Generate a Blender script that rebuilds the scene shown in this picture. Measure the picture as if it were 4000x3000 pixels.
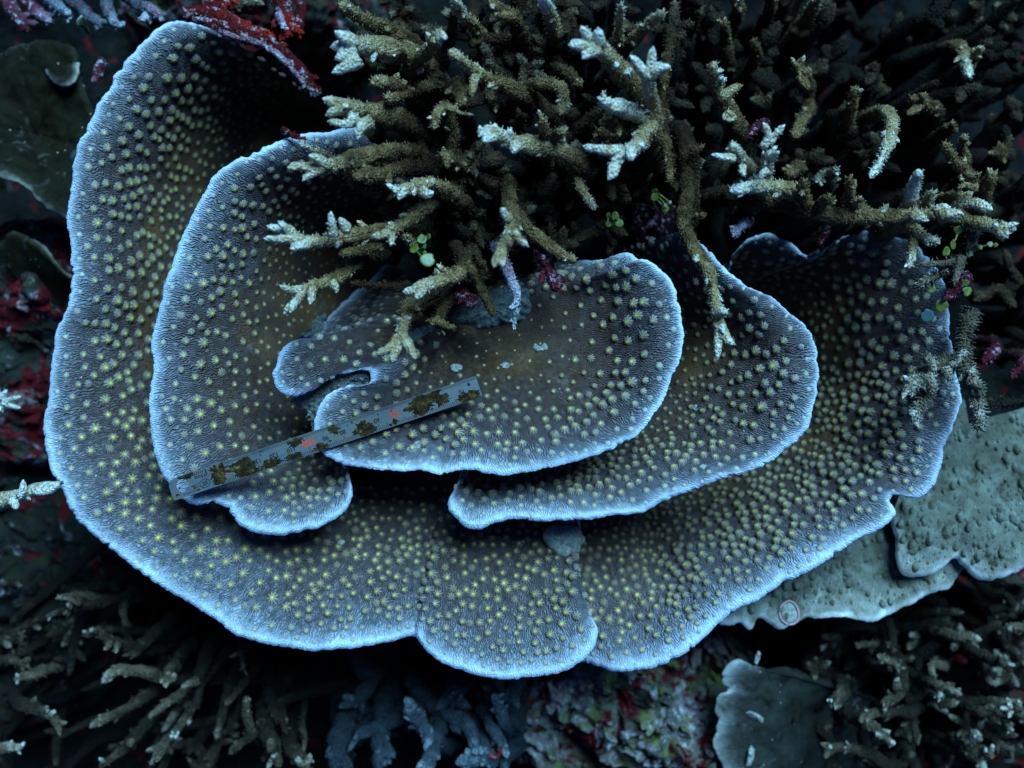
import bpy, math, random
import numpy as np
from mathutils import Vector, Matrix

for o in list(bpy.data.objects):
    bpy.data.objects.remove(o)
scene = bpy.context.scene
col = scene.collection
rng = random.Random(7)
nrg = np.random.default_rng(7)

# ------------------------------------------------------------------ camera, sky, sun, exposure
# 1 Blender unit = 10 cm; the reef lies in the XY plane and the diver looks straight down on it
H = 4.2
cam_d = bpy.data.cameras.new('camera')
cam = bpy.data.objects.new('camera', cam_d)
col.objects.link(cam)
cam.location = (0, 0, H)
cam_d.sensor_fit = 'HORIZONTAL'
cam_d.angle = 2 * math.atan(2.0 / H)
cam_d.clip_start = 0.05
cam_d.clip_end = 200
cam_d.dof.use_dof = True
cam_d.dof.focus_distance = H - 0.02
cam_d.dof.aperture_fstop = 0.55
scene.camera = cam

SUN_EL, SUN_AZ = 53.0, 64.0           # elevation, compass azimuth in the XY plane (deg from +X)
world = bpy.data.worlds.new('World')
scene.world = world
world.use_nodes = True
wn = world.node_tree.nodes
wl = world.node_tree.links
bg = wn['Background']
sky = wn.new('ShaderNodeTexSky')
sky.sky_type = 'NISHITA'
sky.sun_disc = False
sky.sun_elevation = math.radians(SUN_EL)
sky.sun_rotation = math.radians(90 - SUN_AZ)
sky.air_density = 0.9
sky.dust_density = 0.0
sky.ozone_density = 4.0
tint = wn.new('ShaderNodeMix')          # the water column takes red out of the skylight
tint.data_type = 'RGBA'
tint.blend_type = 'MULTIPLY'
tint.inputs[0].default_value = 1.0
tint.inputs[7].default_value = (0.12, 0.33, 0.74, 1.0)
wl.new(sky.outputs[0], tint.inputs[6])
wl.new(tint.outputs[2], bg.inputs[0])
bg.inputs[1].default_value = 0.05
sun_d = bpy.data.lights.new('sun', 'SUN')
sun_d.energy = 5.0
sun_d.angle = math.radians(32)
sun_d.color = (0.25, 0.615, 1.0)          # daylight filtered by several metres of water
sun = bpy.data.objects.new('sun', sun_d)
col.objects.link(sun)
sd = Vector((math.cos(math.radians(SUN_EL)) * math.cos(math.radians(SUN_AZ)),
             math.cos(math.radians(SUN_EL)) * math.sin(math.radians(SUN_AZ)),
             math.sin(math.radians(SUN_EL))))
sun.rotation_euler = sd.to_track_quat('Z', 'Y').to_euler()
sun.location = sd * 30

scene.render.engine = 'CYCLES'
scene.cycles.use_denoising = True
scene.cycles.max_bounces = 4
scene.cycles.diffuse_bounces = 2
scene.view_settings.view_transform = 'Standard'
scene.view_settings.look = 'None'
scene.view_settings.gamma = 1
scene.view_settings.use_curve_mapping = False
scene.view_settings.exposure = 1.02


# ------------------------------------------------------------------ helpers
def P(px, py, z):
    """point of the place seen at photo pixel (4000 x 3000 grid) at height z"""
    k = (H - z) / H
    return ((px - 2000.0) / 1000.0 * k, (1500.0 - py) / 1000.0 * k, z)


VS = 4000.0 / 2212.0


def V(x, y):
    return (x * VS, y * VS)


def mapper(x0, y0, s):
    return lambda x, y: (x0 + x * s, y0 + y * s)


T = 1334 / 2212.0
T00, T10, T20 = mapper(0, 0, T), mapper(1333, 0, T), mapper(2666, 0, T)
T01, T11, T21 = mapper(0, 1000, T), mapper(1333, 1000, T), mapper(2666, 1000, T)
T02, T12, T22 = mapper(0, 2000, T), mapper(1333, 2000, T), mapper(2666, 2000, T)
Z4 = mapper(1000, 750, 1400 / 2212.0)
ZR = mapper(3300, 800, 700 / 1222.0)
ZC = mapper(0, 0, 700 / 2212.0)
ZT = mapper(600, 0, 800 / 2212.0)


def hash3(i, j, k):
    n = (i * 374761393 + j * 668265263 + k * 2147483647 + 1274126177) & 0xffffffff
    n = ((n ^ (n >> 13)) * 1274126177) & 0xffffffff
    n = n ^ (n >> 16)
    return (n & 0xffffff) / float(0xffffff)


def vnoise(p):
    p = np.asarray(p, float)
    f = np.floor(p)
    i = f.astype(np.int64)
    t = p - f
    t = t * t * (3 - 2 * t)
    r = 0
    for a in (0, 1):
        wa = t[..., 0] if a else 1 - t[..., 0]
        for b in (0, 1):
            wb = t[..., 1] if b else 1 - t[..., 1]
            for c in (0, 1):
                wc = t[..., 2] if c else 1 - t[..., 2]
                r = r + wa * wb * wc * hash3(i[..., 0] + a, i[..., 1] + b, i[..., 2] + c)
    return r * 2 - 1


def fbm(p, octaves=4, gain=0.5):
    p = np.asarray(p, float)
    a, r = 1.0, 0
    for o in range(octaves):
        r = r + a * vnoise(p + 17.3 * o)
        p = p * 2.03
        a *= gain
    return r


def catmull(pts, n_per=None, n=None):
    """smooth resample of control rows, spaced evenly along the first two columns"""
    p = np.asarray(pts, float)
    ext = np.vstack([2 * p[0] - p[1], p, 2 * p[-1] - p[-2]])
    out = []
    for i in range(len(p) - 1):
        a, b, c, d = ext[i], ext[i + 1], ext[i + 2], ext[i + 3]
        t = np.linspace(0, 1, 16, endpoint=False)[:, None]
        out.append(0.5 * ((2 * b) + (c - a) * t + (2 * a - 5 * b + 4 * c - d) * t ** 2 + (3 * b - a - 3 * c + d) * t ** 3))
    out.append(p[-1:])
    q = np.vstack(out)
    dd = np.r_[0, np.cumsum(np.hypot(*(np.diff(q[:, :2], axis=0).T)) + 1e-9)]
    if n is None:
        n = max(3, int(dd[-1] / n_per))
    s = np.linspace(0, dd[-1], n)
    return np.stack([np.interp(s, dd, q[:, k]) for k in range(q.shape[1])], 1)


def make_mesh(name, verts, faces, mat, smooth=True, attrs=None, uv=None):
    me = bpy.data.meshes.new(name)
    verts = np.asarray(verts, np.float32)
    if isinstance(faces, np.ndarray):
        nf, k = faces.shape
        me.vertices.add(len(verts))
        me.vertices.foreach_set('co', verts.ravel())
        me.loops.add(nf * k)
        me.loops.foreach_set('vertex_index', faces.ravel().astype(np.int32))
        me.polygons.add(nf)
        me.polygons.foreach_set('loop_start', np.arange(0, nf * k, k, dtype=np.int32))
        me.polygons.foreach_set('loop_total', np.full(nf, k, np.int32))
        me.update(calc_edges=True)
        me.validate()
    else:
        me.from_pydata([tuple(v) for v in verts.tolist()], [], faces)
        me.update()
    if smooth:
        me.polygons.foreach_set('use_smooth', np.ones(len(me.polygons), bool))
    for an, av in (attrs or {}).items():
        av = np.asarray(av, np.float32)
        if av.ndim == 1:
            a = me.attributes.new(an, 'FLOAT', 'POINT')
            a.data.foreach_set('value', av)
        else:
            a = me.attributes.new(an, 'FLOAT_COLOR', 'POINT')
            a.data.foreach_set('color', np.c_[av, np.ones(len(av))].astype(np.float32).ravel())
    if mat:
        me.materials.append(mat)
    return me


def obj(name, me, parent=None, **tags):
    o = bpy.data.objects.new(name, me)
    col.objects.link(o)
    if parent:
        o.parent = parent
    for k, v in tags.items():
        o[k] = v
    return o


def thing(name, label, category, loc=(0, 0, 0), group=None):
    """an Empty at the thing's base; parts are given in world coordinates and parented with an inverse"""
    o = bpy.data.objects.new(name, None)
    col.objects.link(o)
    o.location = loc
    o.empty_display_size = 0.05
    o['label'] = label
    o['category'] = category
    if group:
        o['group'] = group
    return o


def part(name, me, parent, **tags):
    o = obj(name, me, None, **tags)
    o.parent = parent
    top = parent
    base = Vector((0, 0, 0))
    while top is not None:
        base += top.location
        top = top.parent
    o.location = -base
    return o


# ------------------------------------------------------------------ materials
def new_mat(name, rough=0.8, spec=0.2):
    m = bpy.data.materials.new(name)
    m.use_nodes = True
    b = m.node_tree.nodes['Principled BSDF']
    b.inputs['Roughness'].default_value = rough
    b.inputs['Specular IOR Level'].default_value = spec
    return m, m.node_tree.nodes, m.node_tree.links, b


def ramp(nodes, stops, interp='LINEAR'):
    r = nodes.new('ShaderNodeValToRGB')
    e = r.color_ramp.elements
    r.color_ramp.interpolation = interp
    while len(e) < len(stops):
        e.new(0.5)
    for el, (p, c) in zip(e, stops):
        el.position = p
        el.color = (*c, 1) if len(c) == 3 else c
    return r


def noise(nodes, links, scale, detail=4, rough=0.6, vec=None, dist=0.0):
    n = nodes.new('ShaderNodeTexNoise')
    n.inputs['Scale'].default_value = scale
    n.inputs['Detail'].default_value = detail
    n.inputs['Roughness'].default_value = rough
    n.inputs['Distortion'].default_value = dist
    if vec is not None:
        links.new(vec, n.inputs['Vector'])
    return n


def math_node(nodes, links, op, a, b=None, clamp=False):
    n = nodes.new('ShaderNodeMath')
    n.operation = op
    n.use_clamp = clamp
    for i, v in enumerate((a, b)):
        if v is None:
            continue
        if isinstance(v, (int, float)):
            n.inputs[i].default_value = v
        else:
            links.new(v, n.inputs[i])
    return n.outputs[0]


def mixc(nodes, links, fac, a, b, blend='MIX'):
    n = nodes.new('ShaderNodeMix')
    n.data_type = 'RGBA'
    n.blend_type = blend
    for i, v in ((0, fac), (6, a), (7, b)):
        if isinstance(v, (int, float)):
            n.inputs[i].default_value = v
        elif isinstance(v, tuple):
            n.inputs[i].default_value = (*v, 1)
        else:
            links.new(v, n.inputs[i])
    return n.outputs[2]


def bump(nodes, links, height, strength, distance, bsdf, normal=None):
    b = nodes.new('ShaderNodeBump')
    b.inputs['Strength'].default_value = strength
    b.inputs['Distance'].default_value = distance
    links.new(height, b.inputs['Height'])
    if normal is not None:
        links.new(normal, b.inputs['Normal'])
    links.new(b.outputs[0], bsdf.inputs['Normal'])
    return b.outputs[0]


def objcoord(nodes):
    return nodes.new('ShaderNodeTexCoord').outputs['Object']


# pigment of the plates against distance from the growing edge (10 cm units)
PLATE_STOPS = [(0.0, (0.74, 0.78, 0.84)), (0.012, (0.68, 0.71, 0.76)), (0.026, (0.42, 0.41, 0.41)), (0.05, (0.235, 0.215, 0.21)),
               (0.12, (0.156, 0.117, 0.104)), (0.25, (0.120, 0.076, 0.060)), (0.5, (0.090, 0.048, 0.029)), (1.0, (0.074, 0.036, 0.014))]


def plate_tone(v):
    xs = [s[0] for s in PLATE_STOPS]
    return np.array([np.interp(v, xs, [s[1][k] for s in PLATE_STOPS]) for k in range(3)])


def plate_material(name, stops, ridge=1.0, brown=True):
    m, n, l, b = new_mat(name, 0.75, 0.2 if brown else 0.06)
    av = n.new('ShaderNodeAttribute')
    av.attribute_name = 'edge'
    au = n.new('ShaderNodeAttribute')
    au.attribute_name = 'along'
    oc = objcoord(n)
    n1 = noise(n, l, 26, 4, 0.6, oc)
    n2 = noise(n, l, 4.5, 3, 0.55, oc)
    n3 = noise(n, l, 120, 2, 0.6, oc)
    v = math_node(n, l, 'ABSOLUTE', av.outputs['Fac'])
    # the pigment's start is uneven: it follows the width of the growing edge
    k = math_node(n, l, 'MULTIPLY_ADD', n1.outputs['Fac'], 0.9)
    k.node.inputs[2].default_value = 0.55
    nw = noise(n, l, 3.2, 3, 0.6, oc)
    kw = math_node(n, l, 'MULTIPLY_ADD', nw.outputs['Fac'], 2.2)
    kw.node.inputs[2].default_value = -0.1
    v2 = math_node(n, l, 'MULTIPLY', math_node(n, l, 'MULTIPLY', v, k), kw)
    r = ramp(n, stops)
    l.new(v2, r.inputs[0])
    c = r.outputs[0]
    if brown:
        msk = ramp(n, [(0.48, (0, 0, 0)), (0.68, (1, 1, 1))])
        l.new(n2.outputs['Fac'], msk.inputs[0])
        inner = ramp(n, [(0.15, (0, 0, 0)), (0.45, (1, 1, 1))])
        l.new(v, inner.inputs[0])
        f = math_node(n, l, 'MULTIPLY', msk.outputs[0], inner.outputs[0])
        f = math_node(n, l, 'MULTIPLY', f, 0.6)
        c = mixc(n, l, f, c, (0.21, 0.098, 0.028))
    if not brown:
        n4 = noise(n, l, 11, 6, 0.68, oc, 0.5)
        mo = ramp(n, [(0.32, (0.22, 0.21, 0.18)), (0.42, (0.7, 0.68, 0.6)), (0.54, (1, 1, 1)), (0.68, (1.5, 1.55, 1.5))])
        l.new(n4.outputs['Fac'], mo.inputs[0])
        c = mixc(n, l, 1.0, c, mo.outputs[0], 'MULTIPLY')
    # costae: fine ridges running out to the edge
    wob = noise(n, l, 14, 3, 0.6, oc)
    uu = math_node(n, l, 'MULTIPLY_ADD', wob.outputs['Fac'], 0.075)
    l.new(au.outputs['Fac'], uu.node.inputs[2])
    s = math_node(n, l, 'SINE', math_node(n, l, 'MULTIPLY', uu, 2 * math.pi / 0.0098))
    brk = ramp(n, [(0.40, (0, 0, 0)), (0.62, (1, 1, 1))])
    nbk = noise(n, l, 48, 3, 0.6, oc)
    l.new(nbk.outputs['Fac'], brk.inputs[0])
    fade = ramp(n, [(0.015, (0.25, 0.25, 0.25)), (0.06, (1, 1, 1)), (0.3, (0.85, 0.85, 0.85)), (0.6, (0.15, 0.15, 0.15))])
    l.new(v, fade.inputs[0])
    h = math_node(n, l, 'MULTIPLY', math_node(n, l, 'MULTIPLY', s, fade.outputs[0]),
                  math_node(n, l, 'MULTIPLY_ADD', brk.outputs[0], 0.6))
    h.node.inputs[1].links[0].from_node.inputs[2].default_value = 0.25
    h = math_node(n, l, 'ADD', h, math_node(n, l, 'MULTIPLY', n3.outputs['Fac'], 0.9))
    # skin between the ridges is coloured darker
    dark = math_node(n, l, 'MULTIPLY_ADD', math_node(n, l, 'MULTIPLY', s, fade.outputs[0]), 0.36 * ridge)
    dark.node.inputs[2].default_value = 0.80
    vg = n.new('ShaderNodeTexVoronoi')
    vg.inputs['Scale'].default_value = 26
    l.new(oc, vg.inputs['Vector'])
    g1 = math_node(n, l, 'LESS_THAN', vg.outputs['Distance'], 0.085)
    sx = n.new('ShaderNodeSeparateColor')
    l.new(vg.outputs['Color'], sx.inputs[0])
    g2 = math_node(n, l, 'GREATER_THAN', sx.outputs[0], 0.80)
    c = mixc(n, l, math_node(n, l, 'MULTIPLY', math_node(n, l, 'MULTIPLY', g1, g2), 0.8), c, (0.55, 0.50, 0.42))
    # thin films of silt
    ns = noise(n, l, 7.5, 5, 0.65, oc, 0.6)
    sr = ramp(n, [(0.60, (0, 0, 0)), (0.72, (1, 1, 1))])
    l.new(ns.outputs['Fac'], sr.inputs[0])
    c = mixc(n, l, math_node(n, l, 'MULTIPLY', sr.outputs[0], 0.30), c, (0.30, 0.27, 0.22))
    cc = n.new('ShaderNodeVectorMath')
    cc.operation = 'SCALE'
    l.new(c, cc.inputs[0])
    l.new(dark, cc.inputs['Scale'])
    l.new(cc.outputs[0], b.inputs['Base Color'])
    bump(n, l, h, 1.0 * ridge, 0.006, b)
    return m


M = {}
M['plate'] = plate_material('plate_skin', PLATE_STOPS)


def simple_attr_mat(name, attr, rough=0.75, nscale=60, namp=0.5, bumpd=0.004):
    m, n, l, b = new_mat(name, rough, 0.25)
    a = n.new('ShaderNodeAttribute')
    a.attribute_name = attr
    nn = noise(n, l, nscale, 4, 0.65, objcoord(n))
    k = math_node(n, l, 'MULTIPLY_ADD', nn.outputs['Fac'], namp * 2)
    k.node.inputs[2].default_value = 1 - namp
    s = n.new('ShaderNodeVectorMath')
    s.operation = 'SCALE'
    l.new(a.outputs['Color'], s.inputs[0])
    l.new(k, s.inputs['Scale'])
    l.new(s.outputs[0], b.inputs['Base Color'])
    bump(n, l, nn.outputs['Fac'], 0.6, bumpd, b)
    return m


M['polyp'] = simple_attr_mat('polyp_skin', 'tint', 0.6, 150, 0.2, 0.002)


def branch_material(name, stops, spot=None):
    m, n, l, b = new_mat(name, 0.85, 0.15)
    a = n.new('ShaderNodeAttribute')
    a.attribute_name = 'tip'
    oc = objcoord(n)
    n1 = noise(n, l, 22, 5, 0.7, oc)
    n2 = noise(n, l, 90, 4, 0.7, oc)
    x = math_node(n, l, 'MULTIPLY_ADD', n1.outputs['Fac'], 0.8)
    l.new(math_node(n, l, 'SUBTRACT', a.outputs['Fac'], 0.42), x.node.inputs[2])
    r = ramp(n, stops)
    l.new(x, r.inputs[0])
    c = r.outputs[0]
    k = ramp(n, [(0.3, (0.45, 0.42, 0.38)), (0.62, (1.15, 1.15, 1.15))])
    l.new(n2.outputs['Fac'], k.inputs[0])
    c = mixc(n, l, 1.0, c, k.outputs[0], 'MULTIPLY')
    if spot:
        sp = ramp(n, [(0.56, (0, 0, 0)), (0.62, (1, 1, 1))])
        n3 = noise(n, l, 34, 5, 0.7, oc)
        l.new(n3.outputs['Fac'], sp.inputs[0])
        c = mixc(n, l, sp.outputs[0], c, spot)
    l.new(c, b.inputs['Base Color'])
    vo = n.new('ShaderNodeTexVoronoi')
    vo.inputs['Scale'].default_value = 95
    l.new(oc, vo.inputs['Vector'])
    hh = math_node(n, l, 'SUBTRACT', n2.outputs['Fac'], math_node(n, l, 'MULTIPLY', vo.outputs['Distance'], 0.9))
    bump(n, l, hh, 1.0, 0.016, b)
    return m


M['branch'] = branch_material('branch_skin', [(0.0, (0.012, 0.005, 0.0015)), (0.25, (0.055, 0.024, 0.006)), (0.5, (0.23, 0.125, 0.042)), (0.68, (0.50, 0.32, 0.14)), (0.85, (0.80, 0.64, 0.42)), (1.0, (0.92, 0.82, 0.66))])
M['branch_deep'] = branch_material('deep_shaded_branch_skin', [(0.0, (0.004, 0.0017, 0.0005)), (0.4, (0.024, 0.012, 0.0035)), (0.7, (0.10, 0.056, 0.021)), (1.0, (0.46, 0.33, 0.19))])  # darkened copy of the branch colours, with the shade of the depths painted in
M['branch_shade'] = branch_material('shaded_branch_skin', [(0.0, (0.002, 0.0009, 0.0003)), (0.45, (0.010, 0.0055, 0.002)), (0.75, (0.05, 0.031, 0.014)), (1.0, (0.40, 0.31, 0.20))])  # near-black copy for the lower thickets, their shade put into the colour
M['branch_grey'] = branch_material('grey_branch_skin', [(0.0, (0.005, 0.0025, 0.001)), (0.4, (0.030, 0.018, 0.008)), (0.72, (0.17, 0.115, 0.062)), (0.9, (0.54, 0.43, 0.29)), (1.0, (0.80, 0.68, 0.52))])
M['finger'] = branch_material('blue_finger_skin', [(0.0, (0.006, 0.008, 0.009)), (0.5, (0.022, 0.028, 0.031)), (0.8, (0.075, 0.088, 0.095)), (1.0, (0.30, 0.33, 0.34))])
M['dead_pink'] = branch_material('pink_crusted_branch', [(0.0, (0.05, 0.006, 0.008)), (0.4, (0.14, 0.02, 0.03)), (0.65, (0.32, 0.14, 0.17)), (1.0, (0.62, 0.56, 0.56))], (0.55, 0.5, 0.5))
M['dead_red'] = branch_material('red_sponge_skin', [(0.0, (0.02, 0.001, 0.001)), (0.45, (0.13, 0.004, 0.003)), (0.75, (0.46, 0.012, 0.004)), (1.0, (0.62, 0.035, 0.012))], (0.50, 0.34, 0.33))
M['crimson'] = branch_material('crimson_crust', [(0.0, (0.015, 0.001, 0.002)), (0.6, (0.055, 0.003, 0.006)), (1.0, (0.16, 0.015, 0.022))], (0.50, 0.26, 0.29))
M['dead_grey'] = branch_material('dead_branch_skin', [(0.0, (0.03, 0.028, 0.03)), (0.5, (0.10, 0.10, 0.11)), (0.8, (0.24, 0.26, 0.27)), (1.0, (0.5, 0.52, 0.5))], (0.16, 0.012, 0.012))


def reef_material(name, red=0.5, pale=0.5, dark=1.0):
    m, n, l, b = new_mat(name, 0.85, 0.15)
    oc = objcoord(n)
    a1 = noise(n, l, 3.2, 5, 0.6, oc, 0.6)
    a2 = noise(n, l, 4.6, 5, 0.62, oc, 0.4)
    a3 = noise(n, l, 30, 5, 0.75, oc)
    a4 = noise(n, l, 5.0, 4, 0.6, oc, 1.0)
    vo = n.new('ShaderNodeTexVoronoi')
    vo.inputs['Scale'].default_value = 22
    l.new(oc, vo.inputs['Vector'])
    base = ramp(n, [(0.32, (0.018 * dark, 0.016 * dark, 0.013 * dark)), (0.5, (0.06 * dark, 0.055 * dark, 0.035 * dark)), (0.68, (0.12 * dark, 0.13 * dark, 0.11 * dark))])
    l.new(a1.outputs['Fac'], base.inputs[0])
    c = base.outputs[0]
    ol = ramp(n, [(0.52, (0, 0, 0)), (0.6, (1, 1, 1))])
    l.new(a4.outputs['Fac'], ol.inputs[0])
    c = mixc(n, l, math_node(n, l, 'MULTIPLY', ol.outputs[0], 0.7), c, (0.085 * dark, 0.085 * dark, 0.018 * dark))
    rm = ramp(n, [(0.62 - 0.2 * red, (0, 0, 0)), (0.66 - 0.2 * red, (1, 1, 1))])
    l.new(a2.outputs['Fac'], rm.inputs[0])
    rc = ramp(n, [(0.3, (0.02, 0.001, 0.001)), (0.55, (0.13, 0.004, 0.005)), (0.75, (0.32, 0.018, 0.014))])
    l.new(a3.outputs['Fac'], rc.inputs[0])
    c = mixc(n, l, rm.outputs[0], c, rc.outputs[0])
    pm = ramp(n, [(0.66 - 0.2 * pale, (0, 0, 0)), (0.72 - 0.2 * pale, (1, 1, 1))])
    a5 = noise(n, l, 6.5, 6, 0.70, oc, 0.8)
    l.new(a5.outputs['Fac'], pm.inputs[0])
    pc = ramp(n, [(0.3, (0.06, 0.04, 0.04)), (0.47, (0.26, 0.16, 0.17)), (0.56, (0.34, 0.32, 0.27)), (0.72, (0.68, 0.62, 0.55))])
    l.new(a3.outputs['Fac'], pc.inputs[0])
    c = mixc(n, l, pm.outputs[0], c, pc.outputs[0])
    l.new(c, b.inputs['Base Color'])
    hh = math_node(n, l, 'ADD', a3.outputs['Fac'], math_node(n, l, 'MULTIPLY', vo.outputs['Distance'], 0.6))
    bump(n, l, hh, 1.0, 0.04, b)
    return m


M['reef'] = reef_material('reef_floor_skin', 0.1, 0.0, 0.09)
M['rock_red'] = reef_material('red_rock_skin', 0.7, 0.45, 0.5)
M['rock_dark'] = reef_material('dark_rock_skin', 0.25, 0.3, 0.3)
M['rubble'] = reef_material('rubble_skin', 0.5, 0.8, 2.2)

# ------------------------------------------------------------------ the reef floor
def grid_mesh(name, xs, ys, zf, mat):
    X, Y = np.meshgrid(xs, ys)
    Zv = zf(X, Y)
    verts = np.stack([X, Y, Zv], -1).reshape(-1, 3)
    nx, ny = len(xs), len(ys)
    i = np.arange(nx * ny).reshape(ny, nx)
    f = np.stack([i[:-1, :-1], i[:-1, 1:], i[1:, 1:], i[1:, :-1]], -1).reshape(-1, 4)
    return make_mesh(name, verts, f, mat)


def floor_z(X, Y):
    p = np.stack([X, Y, 0 * X], -1)
    z = -1.75 + 0.35 * fbm(p * 0.9, 3) + 0.12 * fbm(p * 4 + 5, 4)
    return z + 0.0 * X


inner = np.linspace(-4, 4, 300)
xs = np.r_[-60, -40, -25, -16, -11, -8, -6, -5, inner, 5, 6, 8, 11, 16, 25, 40, 60]
obj('reef_floor', grid_mesh('reef_floor', xs, xs, floor_z, M['reef']), kind='structure')


# ------------------------------------------------------------------ plates lofted from their growing edge inwards
class Plate:
    pass


def loft(name, rows, mat, step=5.0, nv=64, jag=5.0, wave=0.02, prof=1.6, thick=0.02, seed=0, crenel=2.4, edge_fn=None, curl=0.02, lumpy=1.0):
    """rows: (edge x, y, z, inner x, y, z [, mid x, y, z]) in photo-grid pixels; returns a Plate with its point grid"""
    rows = np.asarray(rows, float)
    q = catmull(rows, n_per=step)
    n = len(q)
    d = np.r_[0, np.cumsum(np.hypot(np.diff(q[:, 0]), np.diff(q[:, 1])))]
    nrm = np.stack([np.gradient(q[:, 1]), -np.gradient(q[:, 0])], 1)
    nrm /= np.linalg.norm(nrm, axis=1)[:, None] + 1e-9
    nrm_in = float(((q[:, 3:5] - q[:, :2]) * nrm).sum(1).mean())
    u = d / 1000.0
    cc = np.stack([u * 9, 0 * u + seed * 3.1, 0 * u], 1)
    off = jag * 1.5 * fbm(cc, 3) + crenel * vnoise(np.stack([u * 95, 0 * u + seed, 0 * u], 1)) + 0.5 * jag * vnoise(np.stack([u * 32, 0 * u + seed + 9, 0 * u], 1))
    rn = random.Random(seed * 13 + 1)
    for _ in range(int(u[-1] / 0.22)):
        u0, am, wd = rn.uniform(0, u[-1]), rn.choice([2, 3, 4, 5, 8, 12]) * jag / 5.0, rn.uniform(.006, .022)
        sgn = 1.0 if nrm_in > 0 else -1.0
        off = off + sgn * am * np.exp(-((u - u0) / wd) ** 2)
    exy = q[:, :2] + nrm * off[:, None]
    ez = q[:, 2] + wave * fbm(np.stack([u * 3.0, 0 * u + seed + 50, 0 * u], 1), 2)
    ixy, iz = q[:, 3:5], q[:, 5]
    has_mid = q.shape[1] > 6
    s = np.linspace(0, 1, nv) ** 1.35
    kw_ = max(3, int(170 / step))
    ker = np.hanning(2 * kw_ + 1)
    ker /= ker.sum()
    sm = np.stack([np.convolve(np.pad(exy[:, k], kw_, mode='reflect', reflect_type='odd'), ker, 'valid') for k in (0, 1)], 1)
    pts = np.zeros((n, nv, 3))
    for j, sj in enumerate(s):
        if has_mid:
            if sj < 0.5:
                t = sj * 2
                xy = exy * (1 - t) + q[:, 6:8] * t
                tt = t * t * (3 - 2 * t) * 0.55 + t * 0.45
                z = ez * (1 - tt) + q[:, 8] * tt
            else:
                t = sj * 2 - 1
                xy = q[:, 6:8] * (1 - t) + ixy * t
                z = q[:, 8] * (1 - t) + iz * t
        else:
            kk = math.exp(-(sj / 0.10) ** 1.5)
            xy = (sm + (exy - sm) * kk) * (1 - sj) + ixy * sj
            t = sj
            tt = 0.5 * t ** prof + 0.5 * (t * t * (3 - 2 * t))
            z = ez * (1 - tt) + iz * tt
        pts[:, j, 0], pts[:, j, 1], pts[:, j, 2] = xy[:, 0], xy[:, 1], z
    # unproject
    k = (H - pts[..., 2]) / H
    W = np.stack([(pts[..., 0] - 2000) / 1000 * k, (1500 - pts[..., 1]) / 1000 * k, pts[..., 2]], -1)
    seg = np.linalg.norm(np.diff(W, axis=1), axis=2)
    v = np.concatenate([np.zeros((n, 1)), np.cumsum(seg, 1)], 1)
    # lumps of the skin, growing in from the edge, and the thin edge curling down a little
    lump = (fbm(W * 3.2 + seed * 7, 3) * 0.022 + fbm(W * 11 + seed, 2) * 0.006) * lumpy + (lumpy > 1) * fbm(W * 26 + seed, 2) * 0.006
    W[..., 2] += lump * np.clip(v / 0.12, 0, 1) - curl * np.clip(1 - v / 0.03, 0, 1) ** 2
    # radial growth folds
    W[..., 2] += 0.008 * np.clip(v / 0.06, 0, 1) * np.clip(1.2 - v / 0.5, 0, 1) * vnoise(np.stack([np.repeat(u[:, None], nv, 1) * 14, v * 2.0, 0 * v + seed], -1))
    pl = Plate()
    pl.W, pl.v, pl.u, pl.name = W, v, u, name
    pl.edge_px = exy
    pl.inner_px = ixy
    # underside rows
    under = []
    uv_v = []
    for j, th in ((int(nv * 0.7), thick * 2.2), (int(nv * 0.35), thick * 1.8), (int(nv * 0.12), thick * 1.3), (3, thick * 0.9), (1, thick * 0.55)):
        w = W[:, j].copy()
        w[:, 2] -= th
        under.append(w)
        uv_v.append(-v[:, j])
    A = np.concatenate([np.stack(under, 1), W], 1)
    VV = np.concatenate([np.stack(uv_v, 1), v], 1)
    nn = A.shape[1]
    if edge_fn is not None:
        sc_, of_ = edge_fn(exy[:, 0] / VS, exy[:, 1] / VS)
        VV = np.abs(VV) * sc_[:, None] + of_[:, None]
    idx = np.arange(n * nn).reshape(n, nn)
    f = np.stack([idx[:-1, :-1], idx[:-1, 1:], idx[1:, 1:], idx[1:, :-1]], -1).reshape(-1, 4)
    # make the top face up
    a, b_, c_ = W[n // 2, nv // 2], W[n // 2, nv // 2 + 1], W[n // 2 + 1, nv // 2]
    if np.cross(b_ - a, c_ - a)[2] < 0:
        f = f[:, ::-1]
    pl.mesh = make_mesh(name, A.reshape(-1, 3), f, mat, True, {'edge': VV.reshape(-1), 'along': np.repeat(u, nn)})
    gx = np.gradient(W, axis=0)
    gy = np.gradient(W, axis=1)
    N = np.cross(gx, gy)
    N /= np.linalg.norm(N, axis=2)[..., None] + 1e-12
    N *= np.sign(N[..., 2:3] + 1e-9)
    pl.N = N
    area = np.linalg.norm(np.cross(gx, gy), axis=2)
    pl.area = area
    return pl


def rowsV(lst):
    out = []
    for r in lst:
        a = [r[0] * VS, r[1] * VS, r[2], r[3] * VS, r[4] * VS, r[5]]
        if len(r) > 6:
            a += [r[6] * VS, r[7] * VS, r[8]]
        out.append(a)
    return out


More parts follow.
